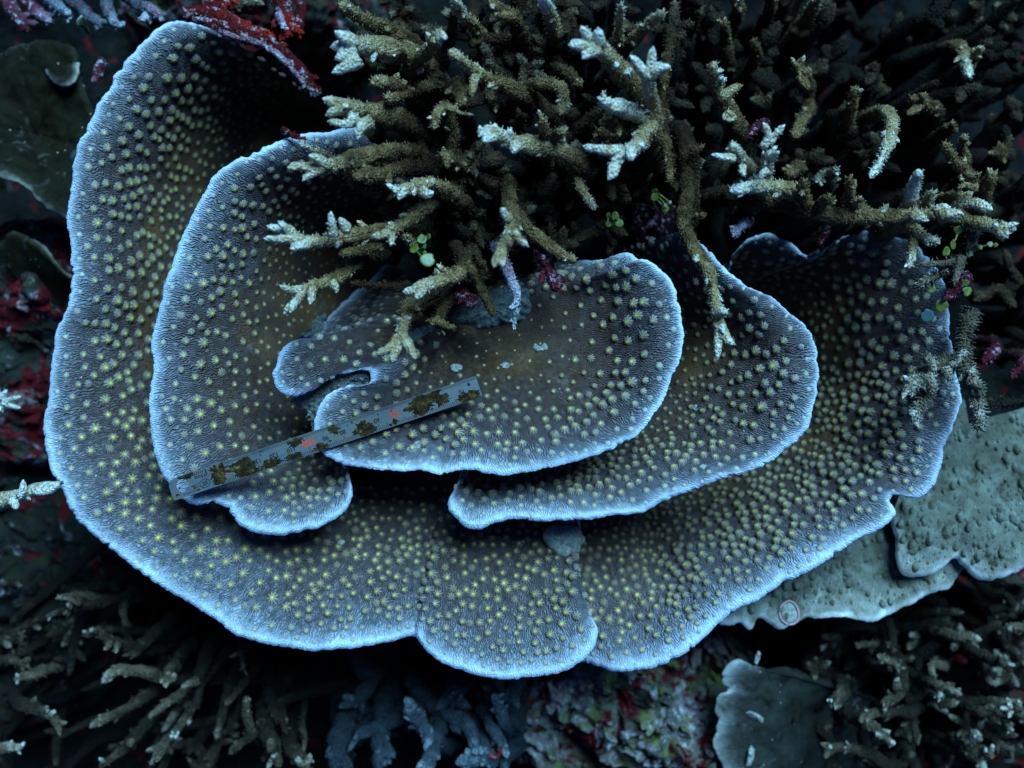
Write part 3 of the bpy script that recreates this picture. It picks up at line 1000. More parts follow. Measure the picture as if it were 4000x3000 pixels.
def filler(parent, n, box, zr, mat, w, out_from=None, hair=260, t1=(0.3, 0.8), length=(0.25, 0.5), lean=0.6, name='branch', knob=0.16, forkp=0.85, avoid=None, hairlen=0.02):
    """further branches of a thicket, standing up from its floor towards the open water"""
    for k in range(n):
        for tries in range(30):
            px, py = rng.uniform(box[0], box[2]), rng.uniform(box[1], box[3])
            if avoid is None or not avoid(px, py):
                break
        else:
            continue
        zt = rng.uniform(*zr)
        tip = np.array(P(px, py, zt))
        ln = rng.uniform(*length)
        if out_from is not None:
            o_ = np.array(P(out_from[0], out_from[1], zt))
            dr = tip - o_
            dr[2] = 0
            dr /= np.linalg.norm(dr) + 1e-9
        else:
            a = rng.random() * 6.28
            dr = np.array([math.cos(a), math.sin(a), 0])
        a = rng.gauss(0, 0.6)
        dr = np.array([dr[0] * math.cos(a) - dr[1] * math.sin(a), dr[0] * math.sin(a) + dr[1] * math.cos(a), 0])
        le = lean * rng.uniform(0.4, 1.3)
        root = tip - dr * ln * le - np.array([0, 0, ln * 1.0])
        mid = (tip + root) / 2 + np.array([rng.gauss(0, .04), rng.gauss(0, .04), rng.uniform(-0.04, 0.04)])
        deep = root + np.array([-dr[0] * 0.05, -dr[1] * 0.05, -0.4])
        r = w * 0.5 / 1000 * rng.uniform(0.75, 1.2)
        te = rng.uniform(*t1)
        mb = MB()
        tube(mb, [(*deep, r), (*root, r), (*mid, r * 0.9), (*tip, r * 0.5)], 0.0, te, seg=8, hair=hair, knob=knob, step=0.018, hairlen=hairlen)
        if rng.random() < forkp:
            for g in range(rng.choice([2, 3, 4, 5])):
                a = rng.random() * 6.28
                e = np.array([math.cos(a), math.sin(a), rng.uniform(0.2, 1.0)])
                e = e / np.linalg.norm(e) * rng.uniform(0.06, 0.12)
                fr = rng.uniform(.1, .8)
                st = mid * (1 - fr) + tip * fr
                tube(mb, [(*st, r * 0.7), (*(st + e * 0.6), r * 0.65), (*(st + e), r * 0.28)], te * 0.7, min(1, te + 0.1), seg=7, hair=hair * 0.5, knob=knob, step=0.016, hairlen=hairlen)
        part(name, mb.mesh(name, M[mat]), parent)


# --- the thicket over the middle of the plates
thick = thing('branching_coral', 'brown hairy branching coral with cream-white tips spreading over the middle of the plates', 'coral', P(2300, 600, -1.4))
b10 = lambda *a, **k: branch(thick, T10, T, *a, **k)
b4 = lambda *a, **k: branch(thick, Z4, 1400 / 2212.0, *a, **k)
bV = lambda *a, **k: branch(thick, V, VS, *a, **k)
b10([(1230, 640), (1050, 545), (900, 485), (790, 405), (695, 325)], 0.0, .32, 105, forks=[[(870, 500), (850, 570), (840, 640)]], t1=.95, ft=.5)
b10([(1450, 1000), (1280, 945), (1120, 920), (1020, 870), (930, 818)], .1, .36, 120, forks=[[(1000, 880), (940, 905), (915, 912)], [(990, 860), (910, 850), (895, 810)], [(1130, 940), (1120, 970), (1110, 990)]], t0=.45, t1=1.0)
b10([(1330, 940), (1320, 860), (1300, 760)], .1, .3, 80, t1=.6)
b10([(1340, 910), (1390, 870), (1445, 850)], .1, .28, 85, t1=.55)
b10([(1990, 660), (1900, 560), (1780, 430), (1690, 330), (1610, 240)], .0, .46, 150, forks=[[(1640, 280), (1580, 220), (1550, 165)], [(1670, 290), (1665, 230), (1662, 175)], [(1640, 300), (1560, 290), (1470, 290)], [(1650, 320), (1600, 340), (1560, 380)]], t0=.35, t1=1.0)
b10([(2020, 820), (2010, 690), (1995, 590), (1985, 500)], .12, .42, 110, forks=[[(1985, 500), (1930, 430), (1870, 355)], [(1990, 500), (2005, 400), (2022, 295)], [(2000, 490), (2070, 440), (2135, 435)], [(2010, 470), (2050, 420), (2062, 400)]], t0=.35, t1=1.0, fw=.68)
b10([(2010, 800), (1950, 900), (1890, 970), (1790, 985)], .14, .4, 120, forks=[[(1800, 985), (1690, 970), (1562, 945)], [(1800, 990), (1780, 1050), (1780, 1115)], [(1830, 980), (1810, 1000), (1740, 1060)], [(1770, 1080), (1750, 1130), (1725, 1165)], [(1860, 960), (1870, 1010), (1890, 1040)]], t0=.45, t1=1.0, fw=.7)
b10([(1940, 745), (1840, 705), (1760, 690), (1672, 638)], .2, .4, 105, t0=.6, t1=.98)
b10([(1860, 850), (1800, 810), (1740, 790)], .1, .25, 130, t1=.4)
b10([(1720, 900), (1690, 870), (1660, 840)], .0, .15, 90, t1=.35)
b10([(470, 430), (570, 320), (640, 205)], .0, .38, 95, t0=.2, t1=1.0, forks=[[(600, 280), (600, 240), (585, 270)], [(620, 260), (660, 230), (675, 260)]])
b10([(700, 1000), (725, 900), (710, 780), (690, 690), (620, 730), (598, 840)], -.05, .25, 80, t1=.7, forks=[[(690, 690), (770, 730), (862, 745)]], fw=.5)
b10([(740, 1060), (690, 1020), (640, 1000)], -.1, .1, 90, t1=.5, forks=[[(680, 1020), (680, 1060), (690, 1095)]])
b10([(1240, 560), (1340, 540), (1430, 580), (1440, 660), (1415, 745)], .05, .25, 85, t0=.35, t1=.65, rootdrop=True)
b10([(700, 1250), (610, 1195), (520, 1200), (430, 1225), (335, 1240)], .05, .32, 105, t0=.3, t1=1.0, forks=[[(420, 1230), (380, 1270), (370, 1295)], [(520, 1230), (560, 1260), (600, 1240)]])
b10([(640, 1265), (480, 1390), (360, 1480), (300, 1510)], .0, .28, 95, t1=.9, forks=[[(310, 1510), (250, 1530), (190, 1530)], [(320, 1510), (325, 1550), (318, 1595)], [(330, 1490), (320, 1450), (300, 1440)]])
b10([(1085, 1240), (1100, 1380), (1110, 1480), (1060, 1570), (1020, 1650)], .05, .42, 100, t0=.3, t1=.85, forks=[[(1110, 1500), (1160, 1560), (1215, 1600)], [(1090, 1430), (1050, 1380), (1045, 1340)], [(1030, 1640), (1000, 1690), (985, 1735)], [(1040, 1640), (1040, 1700), (1045, 1725)]])
b10([(1130, 1380), (1230, 1500), (1340, 1590), (1440, 1660), (1520, 1690)], .0, .2, 85, t0=.15, t1=.6)
b10([(900, 230), (840, 150), (775, 80), (735, -10)], -.1, .3, 85, t1=.85)
b10([(1160, 210), (1110, 110), (1010, 60), (950, -10)], -.1, .25, 105, t1=.55, forks=[[(1110, 110), (1060, 100), (1015, 100)]])
b10([(1375, 190), (1340, 70), (1300, -20)], -.05, .32, 100, t1=1.0)
b10([(1800, 340), (1795, 210), (1815, 20)], -.05, .35, 65, t1=.8)
b10([(1820, 345), (1960, 190), (2085, 80)], -.05, .35, 85, t1=.75)
b10([(420, 270), (280, 180), (130, 115), (-20, 20)], -.1, .2, 115, t1=.6)
b10([(560, 560), (430, 600), (340, 640), (280, 630)], -.1, .15, 85, t1=.55)
b10([(1420, 450), (1500, 500), (1550, 560)], -.1, .1, 75, t1=.4)
b10([(1480, 1090), (1560, 1230), (1645, 1360)], -.1, .12, 65, t0=.1, t1=.75)
b10([(2070, 480), (2070, 700), (2100, 900), (2135, 1200)], -.15, .02, 95, t0=.2, t1=.4)
b10([(2130, 220), (2110, 400), (2080, 560)], -.15, .05, 80, t0=.15, t1=.35)
b10([(880, 450), (960, 620), (1010, 700)], -.2, .02, 70, t0=.1, t1=.4)
b10([(760, 560), (770, 640), (800, 680)], -.2, .0, 90, t0=.3, t1=.5)
b10([(1200, 330), (1080, 260), (900, 250), (840, 300)], -.25, .0, 90, t0=.05, t1=.35)
b10([(200, 1180), (120, 1170), (60, 1190)], -.15, .08, 80, t0=.1, t1=.45)
b10([(60, 1150), (160, 1230), (240, 1240)], -.2, .02, 80, t0=.1, t1=.35)
bV([(880, 118), (810, 102), (760, 95)], .0, .35, 52, forks=[[(765, 95), (745, 82), (722, 66)], [(765, 98), (735, 100), (712, 102)], [(760, 102), (740, 122), (722, 128)], [(775, 125), (745, 145), (716, 158)]], t0=.4, t1=1.0, fw=.6)
bV([(840, 248), (770, 238), (725, 225)], .0, .33, 48, forks=[[(730, 225), (712, 218), (695, 212)], [(735, 232), (715, 245), (702, 250)], [(770, 250), (750, 268), (706, 262)], [(800, 262), (778, 275), (772, 302)]], t0=.4, t1=.9, fw=.6)
bV([(860, 330), (800, 335), (740, 352), (690, 366)], .0, .28, 44, forks=[[(700, 365), (670, 375), (652, 392)], [(710, 360), (690, 345), (665, 335)], [(680, 368), (650, 360), (620, 362)]], t0=.3, t1=.85, fw=.62)
bV([(880, 360), (820, 375), (760, 380)], -.05, .2, 38, t0=.2, t1=.5)
bV([(880, 200), (840, 180), (800, 178)], -.05, .2, 34, t0=.2, t1=.6)
bV([(690, 330), (665, 322), (648, 310)], .05, .2, 18, t0=.5, t1=.9, hair=150)
bV([(1480, 310), (1490, 400), (1478, 480), (1500, 540), (1532, 590), (1545, 650), (1552, 705)], -.15, .22, 38, forks=[[(1550, 700), (1570, 735), (1590, 745)], [(1552, 700), (1552, 740), (1550, 778)], [(1548, 680), (1560, 672), (1572, 678)]], t0=.25, t1=.95, fw=.6)
b4([(860, 240), (700, 255), (550, 275), (400, 300), (280, 295)], .05, .33, 100, forks=[[(290, 290), (180, 290), (45, 285)], [(280, 285), (170, 240), (62, 208)], [(240, 265), (180, 220), (135, 178)], [(330, 320), (260, 335), (210, 350)], [(480, 270), (470, 190), (462, 115)], [(560, 230), (535, 195), (515, 155)]], t0=.3, t1=.98, fw=.66)
b4([(900, 300), (760, 325), (640, 355), (505, 385)], .0, .2, 85, t0=.15, t1=.5)
b4([(640, 420), (560, 480), (470, 545), (350, 580), (270, 620)], .0, .28, 95, forks=[[(290, 610), (210, 600), (142, 573)], [(290, 620), (240, 680), (208, 745)], [(340, 600), (340, 650), (332, 695)], [(470, 560), (495, 590), (492, 625)], [(250, 680), (200, 720), (168, 758)]], t0=.3, t1=.9, fw=.62)
b4([(1250, 510), (1130, 550), (1030, 590), (960, 620)], .1, .3, 105, forks=[[(970, 610), (930, 610), (905, 615)], [(1020, 610), (1000, 640), (985, 655)]], t0=.4, t1=.92)
b4([(935, 720), (915, 800), (890, 880)], .1, .28, 85, forks=[[(880, 900), (820, 965), (740, 1000)], [(880, 910), (855, 990), (840, 1048)], [(900, 890), (950, 960), (985, 1035)]], t0=.25, t1=.8, fw=.8)
b4([(1290, 420), (1350, 520), (1410, 640), (1475, 775)], .0, .1, 75, t0=.12, t1=.42, hair=300)
b4([(1300, 400), (1260, 470), (1210, 535)], .0, .15, 60, t0=.1, t1=.35)
b4([(1270, 430), (1310, 470), (1340, 505)], .0, .15, 55, t0=.1, t1=.45)
b4([(1350, 370), (1380, 420), (1415, 470)], -.05, .1, 50, t0=.1, t1=.3)
b4([(1190, 640), (1140, 740), (1120, 800), (1180, 850)], .0, .1, 85, t0=.1, t1=.45, forks=[[(1120, 800), (1180, 830), (1240, 835)], [(1130, 780), (1090, 800), (1085, 830)]])
b4([(900, 590), (760, 580), (650, 570), (575, 560)], -.02, .08, 50, t0=.05, t1=.3)
b4([(1060, 640), (990, 730), (950, 800)], .0, .12, 75, t0=.05, t1=.35)
b4([(960, 330), (935, 290), (910, 270)], .0, .15, 55, t0=.2, t1=.6)
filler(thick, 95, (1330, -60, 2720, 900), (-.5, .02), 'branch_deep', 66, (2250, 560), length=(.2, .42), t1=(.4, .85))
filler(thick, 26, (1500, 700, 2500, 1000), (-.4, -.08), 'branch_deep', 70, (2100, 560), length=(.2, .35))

# --- the branch running out to the right edge
right = thing('branching_coral', 'long hairy branch coral with pale tips lying above the upper right plate', 'coral', P(3200, 800, -1.4))
b20 = lambda *a, **k: branch(right, T20, T, *a, **k)
b20([(380, 860), (320, 740), (240, 600), (205, 490), (195, 400)], -.15, .15, 105, forks=[[(260, 640), (330, 580), (395, 550)], [(300, 760), (310, 735), (325, 740)]], t0=.25, t1=.95, ft=.6, fw=.8)
b20([(460, 1170), (430, 1090), (370, 1010), (315, 935)], .05, .3, 85, t0=.45, t1=.95, forks=[[(330, 1030), (260, 1020), (180, 998)], [(390, 1080), (390, 1120), (395, 1140)]])
b20([(530, 1190), (545, 1080), (560, 980)], .05, .3, 100, t0=.5, t1=.95, forks=[[(520, 960), (560, 880), (520, 790)], [(560, 930), (610, 870), (665, 805)], [(570, 1030), (600, 1000), (628, 980)], [(550, 1100), (510, 1140), (490, 1160)]], fw=.6)
b20([(720, 1240), (560, 1210), (430, 1215), (305, 1238)], .05, .28, 105, t0=.35, t1=1.0)
b20([(420, 1270), (700, 1330), (900, 1375), (1100, 1400), (1300, 1405), (1500, 1390), (1680, 1385)], -.1, .18, 125, t0=.3, t1=.75,
    forks=[[(1660, 1390), (1740, 1385), (1825, 1385)], [(1640, 1370), (1690, 1350), (1740, 1340)], [(1480, 1380), (1540, 1410), (1600, 1430)]], ft=1.0, fw=.75)
b20([(1680, 1370), (1850, 1430), (1980, 1460), (2080, 1480)], .0, .2, 110, t0=.4, t1=.9, forks=[[(2060, 1470), (2120, 1475), (2165, 1490)], [(2040, 1490), (2090, 1520), (2110, 1545)]], ft=1.0, fw=.75, rootdrop=False)
b20([(1760, 1330), (1870, 1320), (1995, 1355)], .0, .15, 95, t0=.35, t1=.9)
b20([(780, 1330), (775, 1250), (785, 1160)], .0, .2, 85, t0=.3, t1=.5)
b20([(1080, 1360), (1085, 1250), (1080, 1140)], .0, .2, 80, t0=.3, t1=.5)
b20([(880, 1350), (920, 1300), (960, 1280)], .0, .15, 75, t0=.3, t1=.5)
b20([(1450, 1370), (1490, 1230), (1532, 1105)], .05, .32, 92, t0=.5, t1=1.0)
b20([(1550, 1350), (1590, 1290), (1625, 1245)], .05, .22, 70, t0=.4, t1=.7)
b20([(1180, 1370), (1120, 1320), (1170, 1290)], .0, .15, 60, t0=.3, t1=.6)
b20([(1690, 1300), (1740, 1270), (1800, 1260)], .0, .15, 70, t0=.3, t1=.5)
b20([(1930, 1310), (1850, 1130), (1750, 1030), (1690, 920)], -.1, .12, 85, t0=.25, t1=.6, forks=[[(1840, 1120), (1890, 1150), (1940, 1110)], [(1900, 1220), (1830, 1200), (1780, 1220)]])
b20([(1940, 1310), (1960, 1220), (2015, 1125)], -.1, .1, 100, t0=.25, t1=.5)
b20([(1830, 1080), (1810, 960), (1830, 880)], -.3, -.1, 70, t0=.1, t1=.6)
b20([(1480, 1480), (1560, 1530), (1670, 1580)], .0, .12, 75, t0=.4, t1=.8)
b20([(1500, 1500), (1490, 1600), (1465, 1740)], .0, .1, 70, t0=.4, t1=.9, rootdrop=False)

# --- brown thicket far back at upper right
back = thing('branching_coral', 'dark out-of-focus brown branching coral thicket filling the upper right corner', 'coral', P(3400, 350, -1.8))
bb = lambda *a, **k: branch(back, T20, T, *a, **k)
bb([(1640, 720), (1560, 680), (1480, 640)], -.4, -.15, 100, t0=.2, t1=.5, forks=[[(1540, 670), (1500, 720), (1450, 740)], [(1560, 680), (1560, 630), (1540, 610)]])
bb([(1350, 780), (1340, 900), (1290, 1020), (1215, 1155)], -.12, .05, 85, t0=.55, t1=.95)
bb([(1800, 310), (1830, 400), (1855, 500)], -.5, -.25, 80, t0=.2, t1=.9, mat='branch')
bb([(1840, 420), (1890, 370), (1950, 300)], -.45, -.3, 70, t0=.3, t1=.6)
bb([(1050, 870), (1090, 720), (1115, 560)], -.5, -.2, 80, t0=.05, t1=.6)
bb([(800, 560), (760, 480), (740, 420)], -.5, -.25, 110, t0=.25, t1=.55, forks=[[(760, 480), (800, 460), (840, 450)], [(760, 500), (800, 560), (810, 580)]])
bb([(820, 700), (770, 790), (720, 890)], -.45, -.2, 85, t0=.2, t1=.55)
bb([(450, 420), (480, 330), (450, 260)], -.5, -.3, 80, t0=.1, t1=.4)
bb([(300, 420), (280, 250), (270, 140)], -.5, -.25, 80, t0=.1, t1=.45)
bb([(360, 60), (350, 20), (330, -40)], -.4, -.2, 80, t0=.2, t1=.55)
bb([(560, 80), (570, 20), (590, -60)], -.5, -.25, 80, t0=.1, t1=.4)
bb([(800, 120), (850, 40), (880, -20)], -.5, -.3, 90, t0=.2, t1=.65)
bb([(960, 1180), (960, 1130), (1010, 1090)], -.25, -.1, 80, t0=.3, t1=.8, mat='branch_grey')
bb([(930, 1130), (890, 1150), (860, 1180)], -.25, -.12, 60, t0=.3, t1=.8, mat='branch_grey')
bb([(740, 1090), (700, 1120), (680, 1130)], -.4, -.25, 90, t0=.1, t1=.5)
bb([(1680, 870), (1720, 830), (1760, 820)], -.4, -.25, 80, t0=.1, t1=.35)
bb([(2080, 1000), (2050, 1000), (2030, 990)], -.5, -.35, 110, t0=.1, t1=.3)
bb([(60, 1400), (70, 1150), (80, 940)], -.25, .0, 95, t0=.15, t1=.35)
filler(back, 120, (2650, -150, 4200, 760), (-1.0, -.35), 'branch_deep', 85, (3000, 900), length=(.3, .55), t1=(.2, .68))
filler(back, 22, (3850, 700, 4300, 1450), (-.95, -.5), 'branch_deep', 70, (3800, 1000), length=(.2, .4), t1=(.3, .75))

# --- grey feathery branch over the right edge of the outer plate
grey = thing('branch_fragment', 'grey ragged branch fragment hanging over the right edge of the outer plate', 'coral', P(3760, 1300, -0.4))
br = lambda *a, **k: branch(grey, ZR, 700 / 1222.0, *a, mat='branch_grey', rootdrop=False, hairlen=.036, nubs=14, **k)
br([(860, 720), (830, 830), (810, 950), (815, 1060), (840, 1180), (880, 1320), (920, 1430), (910, 1540)], -.08, .05, 100, t0=.6, t1=.9, hair=1500, knob=.3,
   forks=[[(820, 1000), (760, 1080), (690, 1100)], [(850, 1130), (880, 1160), (870, 1190)], [(850, 1190), (910, 1230), (940, 1250)], [(870, 1260), (930, 1290), (965, 1300)]], ft=.7, fw=.6)
br([(800, 1060), (700, 1090), (590, 1120), (500, 1200), (415, 1240)], -.05, .04, 118, t0=.6, t1=.9, hair=1500, knob=.35, forks=[[(600, 1120), (570, 1060), (545, 1040)], [(560, 1150), (600, 1250), (620, 1290)], [(680, 1100), (700, 1160), (740, 1200)]], ft=.75)
br([(590, 1220), (530, 1310), (490, 1400), (465, 1495)], -.05, .02, 81, t0=.65, t1=.95, hair=1300, knob=.3)
br([(1222, 1330), (1090, 1350), (920, 1360)], -.25, -.12, 65, t0=.1, t1=.35, hair=300)
br([(880, 160), (850, 280), (790, 350), (700, 430), (600, 500), (475, 560)], -.05, .05, 70, t0=.4, t1=.75, hair=400, forks=[[(740, 390), (620, 400), (490, 405)], [(790, 360), (770, 450), (745, 550)], [(870, 190), (880, 260), (890, 310)]], ft=.8, fw=.85)


# ------------------------------------------------------------------ ruler
def frame_from(p0, p1, p2):
    """origin p0, x towards p1, y roughly towards p2"""
    p0, p1, p2 = Vector(p0), Vector(p1), Vector(p2)
    x = (p1 - p0).normalized()
    y = (p2 - p0)
    y = (y - x * y.dot(x)).normalized()
    z = x.cross(y)
    m = Matrix((x, y, z)).transposed().to_4x4()
    m.translation = p0
    return m, (p1 - p0).length


# 0-mark end is at the right; the scale reads upside down in the photograph
RM, RL = frame_from(P(1858, 1469, .03), P(654, 1877, .055), P(1886, 1549, .03))
RW = 0.0825
ruler = thing('steel_ruler', 'stained fifteen centimetre steel ruler lying upside down across the plates', 'ruler')
ruler.matrix_world = RM


def rpart(name, me, parent=ruler, **tags):
    o = bpy.data.objects.new(name, me)
    col.objects.link(o)
    o.parent = parent
    for k, v in tags.items():
        o[k] = v
    return o


m, n_, l_, b_ = new_mat('brushed_steel', 0.38, 0.5)
b_.inputs['Metallic'].default_value = 0.5
oc = objcoord(n_)
mp = n_.new('ShaderNodeMapping')
mp.inputs['Scale'].default_value = (6, 160, 6)
l_.new(oc, mp.inputs[0])
na = noise(n_, l_, 3, 5, 0.6, mp.outputs[0])
nb = noise(n_, l_, 12, 5, 0.65, oc)
cr = ramp(n_, [(0.3, (0.07, 0.07, 0.066)), (0.7, (0.14, 0.136, 0.128))])
l_.new(na.outputs['Fac'], cr.inputs[0])
st = ramp(n_, [(0.42, (0, 0, 0)), (0.56, (1, 1, 1))])
l_.new(nb.outputs['Fac'], st.inputs[0])
cx = mixc(n_, l_, math_node(n_, l_, 'MULTIPLY', st.outputs[0], 0.5), cr.outputs[0], (0.085, 0.048, 0.008))
l_.new(cx, b_.inputs['Base Color'])
met = math_node(n_, l_, 'MULTIPLY_ADD', st.outputs[0], -0.42)
met.node.inputs[2].default_value = 0.42
l_.new(met, b_.inputs['Metallic'])
rr_ = math_node(n_, l_, 'MULTIPLY_ADD', nb.outputs['Fac'], 0.4)
rr_.node.inputs[2].default_value = 0.30
l_.new(rr_, b_.inputs['Roughness'])
M['steel'] = m

import bmesh
bm = bmesh.new()
outer = [(0.0, 0.0), (RL * .25, 0), (RL * .5, 0), (RL * .75, 0)]
rc = 0.03
for a in range(0, 91, 15):
    outer.append((RL - rc + rc * math.sin(math.radians(a)), rc - rc * math.cos(math.radians(a))))
for a in range(0, 91, 30):
    outer.append((RL - .008 + .008 * math.cos(math.radians(a)), RW - .008 + .008 * math.sin(math.radians(a))))
outer += [(RL * .75, RW), (RL * .5, RW), (RL * .25, RW), (0, RW)]
hole = [(RL - 0.050 + 0.025 * math.cos(a), 0.038 + 0.025 * math.sin(a)) for a in np.linspace(0, 2 * math.pi, 28, endpoint=False)]
ed = []
for lp in (outer, hole):
    vs = [bm.verts.new((x, y, 0)) for x, y in lp]
    for i in range(len(vs)):
        ed.append(bm.edges.new((vs[i], vs[(i + 1) % len(vs)])))
bmesh.ops.triangle_fill(bm, edges=ed, use_beauty=True, use_dissolve=False)
for f in list(bm.faces):
    c = f.calc_center_median()
    if (c.x - (RL - .05)) ** 2 + (c.y - .038) ** 2 < 0.018 ** 2:
        bm.faces.remove(f)
ret = bmesh.ops.extrude_face_region(bm, geom=bm.faces[:])
bmesh.ops.translate(bm, vec=(0, 0, 0.007), verts=[g for g in ret['geom'] if isinstance(g, bmesh.types.BMVert)])
bmesh.ops.recalc_face_normals(bm, faces=bm.faces[:])
me = bpy.data.meshes.new('blade')
bm.to_mesh(me)
bm.free()
me.materials.append(M['steel'])
rpart('blade', me)
ZT_ = 0.0078
ink, _, _, b_ = new_mat('black_ink', 0.6)
b_.inputs['Base Color'].default_value = (0.012, 0.012, 0.014, 1)
redink, _, _, b_ = new_mat('red_ink', 0.6)
b_.inputs['Base Color'].default_value = (0.58, 0.05, 0.02, 1)
MM = 0.00695


def rects_mesh(name, rects, z, mat):
    v, f = [], []
    for (x0, y0, x1, y1) in rects:
        k = len(v)
        v += [(x0, y0, z), (x1, y0, z), (x1, y1, z), (x0, y1, z)]
        f.append((k, k + 1, k + 2, k + 3))
    return make_mesh(name, v, f, mat, False)


ticks = []
for i in range(1, 151):
    x = i * MM
    ln = 0.026 if i % 10 == 0 else (0.020 if i % 5 == 0 else 0.014)
    ticks.append((x - .0011, RW - .002 - ln, x + .0011, RW - .002))
for i in range(1, 301):
    x = i * MM / 2
    ln = 0.018 if i % 20 == 0 else (0.014 if i % 10 == 0 else 0.010)
    ticks.append((x - .0006, .002, x + .0006, .002 + ln))
rpart('scale_marks', rects_mesh('scale_marks', ticks, ZT_, ink), kind='stuff')


def text_mesh(s, size, mat):
    cu = bpy.data.curves.new('numeral', 'FONT')
    cu.body = s
    cu.size = size
    cu.align_x = 'CENTER'
    cu.align_y = 'CENTER'
    cu.resolution_u = 3
    cu.offset = size * 0.028
    o = bpy.data.objects.new('numeral', cu)
    col.objects.link(o)
    dg = bpy.context.evaluated_depsgraph_get()
    me = bpy.data.meshes.new_from_object(o.evaluated_get(dg))
    bpy.data.objects.remove(o)
    me.materials.clear()
    me.materials.append(mat)
    return me


def put_text(s, x, y, size, mat, name='numeral', rz=0):
    o = rpart(name, text_mesh(s, size, mat))
    o.location = (x, y, ZT_)
    o.rotation_euler = (0, 0, rz)
    return o


for i in range(1, 16):
    if i % 5:
        put_text(str(i * 10), i * MM * 10, 0.040, 0.024, ink)
    else:
        put_text(str(i * 10), i * MM * 10 - (0.004 if i < 15 else -.005), 0.036, 0.037, redink)
for i in range(1, 6):
    put_text(str(i), i * 25.4 * MM, 0.022, 0.013, ink)
put_text('15cm', RL - 0.126, 0.026, 0.020, ink, 'lettering')
put_text('JIS', RL - 0.135, 0.056, 0.022, ink, 'lettering')
put_text('1\u7d1a', RL - 0.098, 0.056, 0.017, ink, 'lettering')
rg_v, rg_f = [], []
for k in range(32):
    a = 2 * math.pi * k / 32
    for rr in (0.0172, 0.0198):
        rg_v.append((RL - 0.135 + rr * 1.08 * math.cos(a), 0.056 + rr * 0.86 * math.sin(a), ZT_))
for k in range(32):
    rg_f.append((2 * k, 2 * k + 1, (2 * k + 3) % 64, (2 * k + 2) % 64))
rpart('emblem_ring', make_mesh('emblem_ring', rg_v, rg_f, ink, False))
rpart('fine_print', rects_mesh('fine_print', [(RL - .125 + k * .0125, RW - .0125, RL - .125 + k * .0125 + (.0095 if k % 3 else .006), RW - .0095) for k in range(7)], ZT_, ink), kind='stuff')
sv = []
x = RL - 0.155
for k, (w_, h_) in enumerate([(.010, .020), (.006, .009), (.007, .008), (.006, .010), (.007, .009), (.006, .018), (.008, .010), (.006, .009)]):
    sv.append((x + .0003, .005, x + w_ * .55, .005 + h_))
    x += w_ * 1.25
rpart('maker_mark', rects_mesh('maker_mark', sv, ZT_, ink), kind='stuff')

# algae and rust crusts on the ruler
m, n_, l_, b_ = new_mat('algae_crust', 0.95, 0.1)
oc = objcoord(n_)
na = noise(n_, l_, 45, 5, 0.7, oc)
cr = ramp(n_, [(0.38, (0.008, 0.004, 0.002)), (0.54, (0.036, 0.018, 0.005)), (0.65, (0.11, 0.065, 0.012)), (0.76, (0.30, 0.26, 0.18))])
l_.new(na.outputs['Fac'], cr.inputs[0])
l_.new(cr.outputs[0], b_.inputs['Base Color'])
bump(n_, l_, na.outputs['Fac'], 1.0, 0.01, b_)
M['crust'] = m


def crust(cx, cy, rx, ry, seed, ymin=0.001, ymax=RW - .001):
    n_a, n_r = 48, 5
    v, f = [(cx, cy, 0.0098)], []
    for k in range(1, n_r + 1):
        for a_ in range(n_a):
            a = 2 * math.pi * a_ / n_a
            e = 1 + 0.45 * float(vnoise(np.array([math.cos(a) * 1.8 + seed, math.sin(a) * 1.8, seed * 2.2]))) + 0.45 * float(vnoise(np.array([math.cos(a) * 8 + seed, math.sin(a) * 8, seed]))) + 0.25 * float(vnoise(np.array([math.cos(a) * 19 + seed, math.sin(a) * 19, seed])))
            t = k / n_r
            x, y = cx + rx * e * t * math.cos(a), cy + ry * e * t * math.sin(a)
            y = min(max(y, ymin), ymax)
            x = min(max(x, 0.002), RL - 0.004)
            hgt = 0.0078 + (0.002 + 0.003 * float(vnoise(np.array([x * 120, y * 120, seed])))) * (1 - t ** 2)
            v.append((x, y, hgt if k < n_r else 0.0072))
    for a_ in range(n_a):
        f.append((0, 1 + a_, 1 + (a_ + 1) % n_a))
    for k in range(n_r - 1):
        o1, o2 = 1 + k * n_a, 1 + (k + 1) * n_a
        for a_ in range(n_a):
            f.append((o1 + a_, o2 + a_, o2 + (a_ + 1) % n_a, o1 + (a_ + 1) % n_a))
    rpart('algae_crust', make_mesh('algae_crust', v, f, M['crust']))


def to_ruler(px, py):
    zz = .045
    q = RM.inverted() @ Vector(P(px, py, zz))
    return q.x, q.y


z1 = mapper(600, 1640, 660 / 2212.0)
z2 = mapper(1230, 1420, 720 / 2212.0)
for k, (fn, x, y, rx, ry) in enumerate([(z2, 1860, 400, .034, .016), (z2, 1280, 480, .055, .026), (z2, 1520, 440, .020, .018), (z2, 600, 790, .030, .024), (z2, 225, 790, .015, .016), (z2, 90, 1010, .022, .010), (z2, 960, 700, .008, .008),
                                        (z1, 1870, 300, .022, .012), (z1, 1530, 580, .034, .013), (z1, 1200, 640, .040, .026), (z1, 860, 680, .030, .024), (z1, 440, 720, .022, .010), (z1, 2190, 350, .012, .014), (z1, 1850, 480, .026, .010), (z1, 880, 800, .022, .010)]):
    x, y = to_ruler(*fn(x, y))
    crust(x, y, rx * 1.3, ry * 1.4, 3.3 + k * 1.37)

rk = random.Random(5)
for k in range(34):
    crust(rk.uniform(.02, RL - .02), rk.uniform(.006, RW - .006), rk.uniform(.003, .009), rk.uniform(.002, .006), 60 + k * .73)

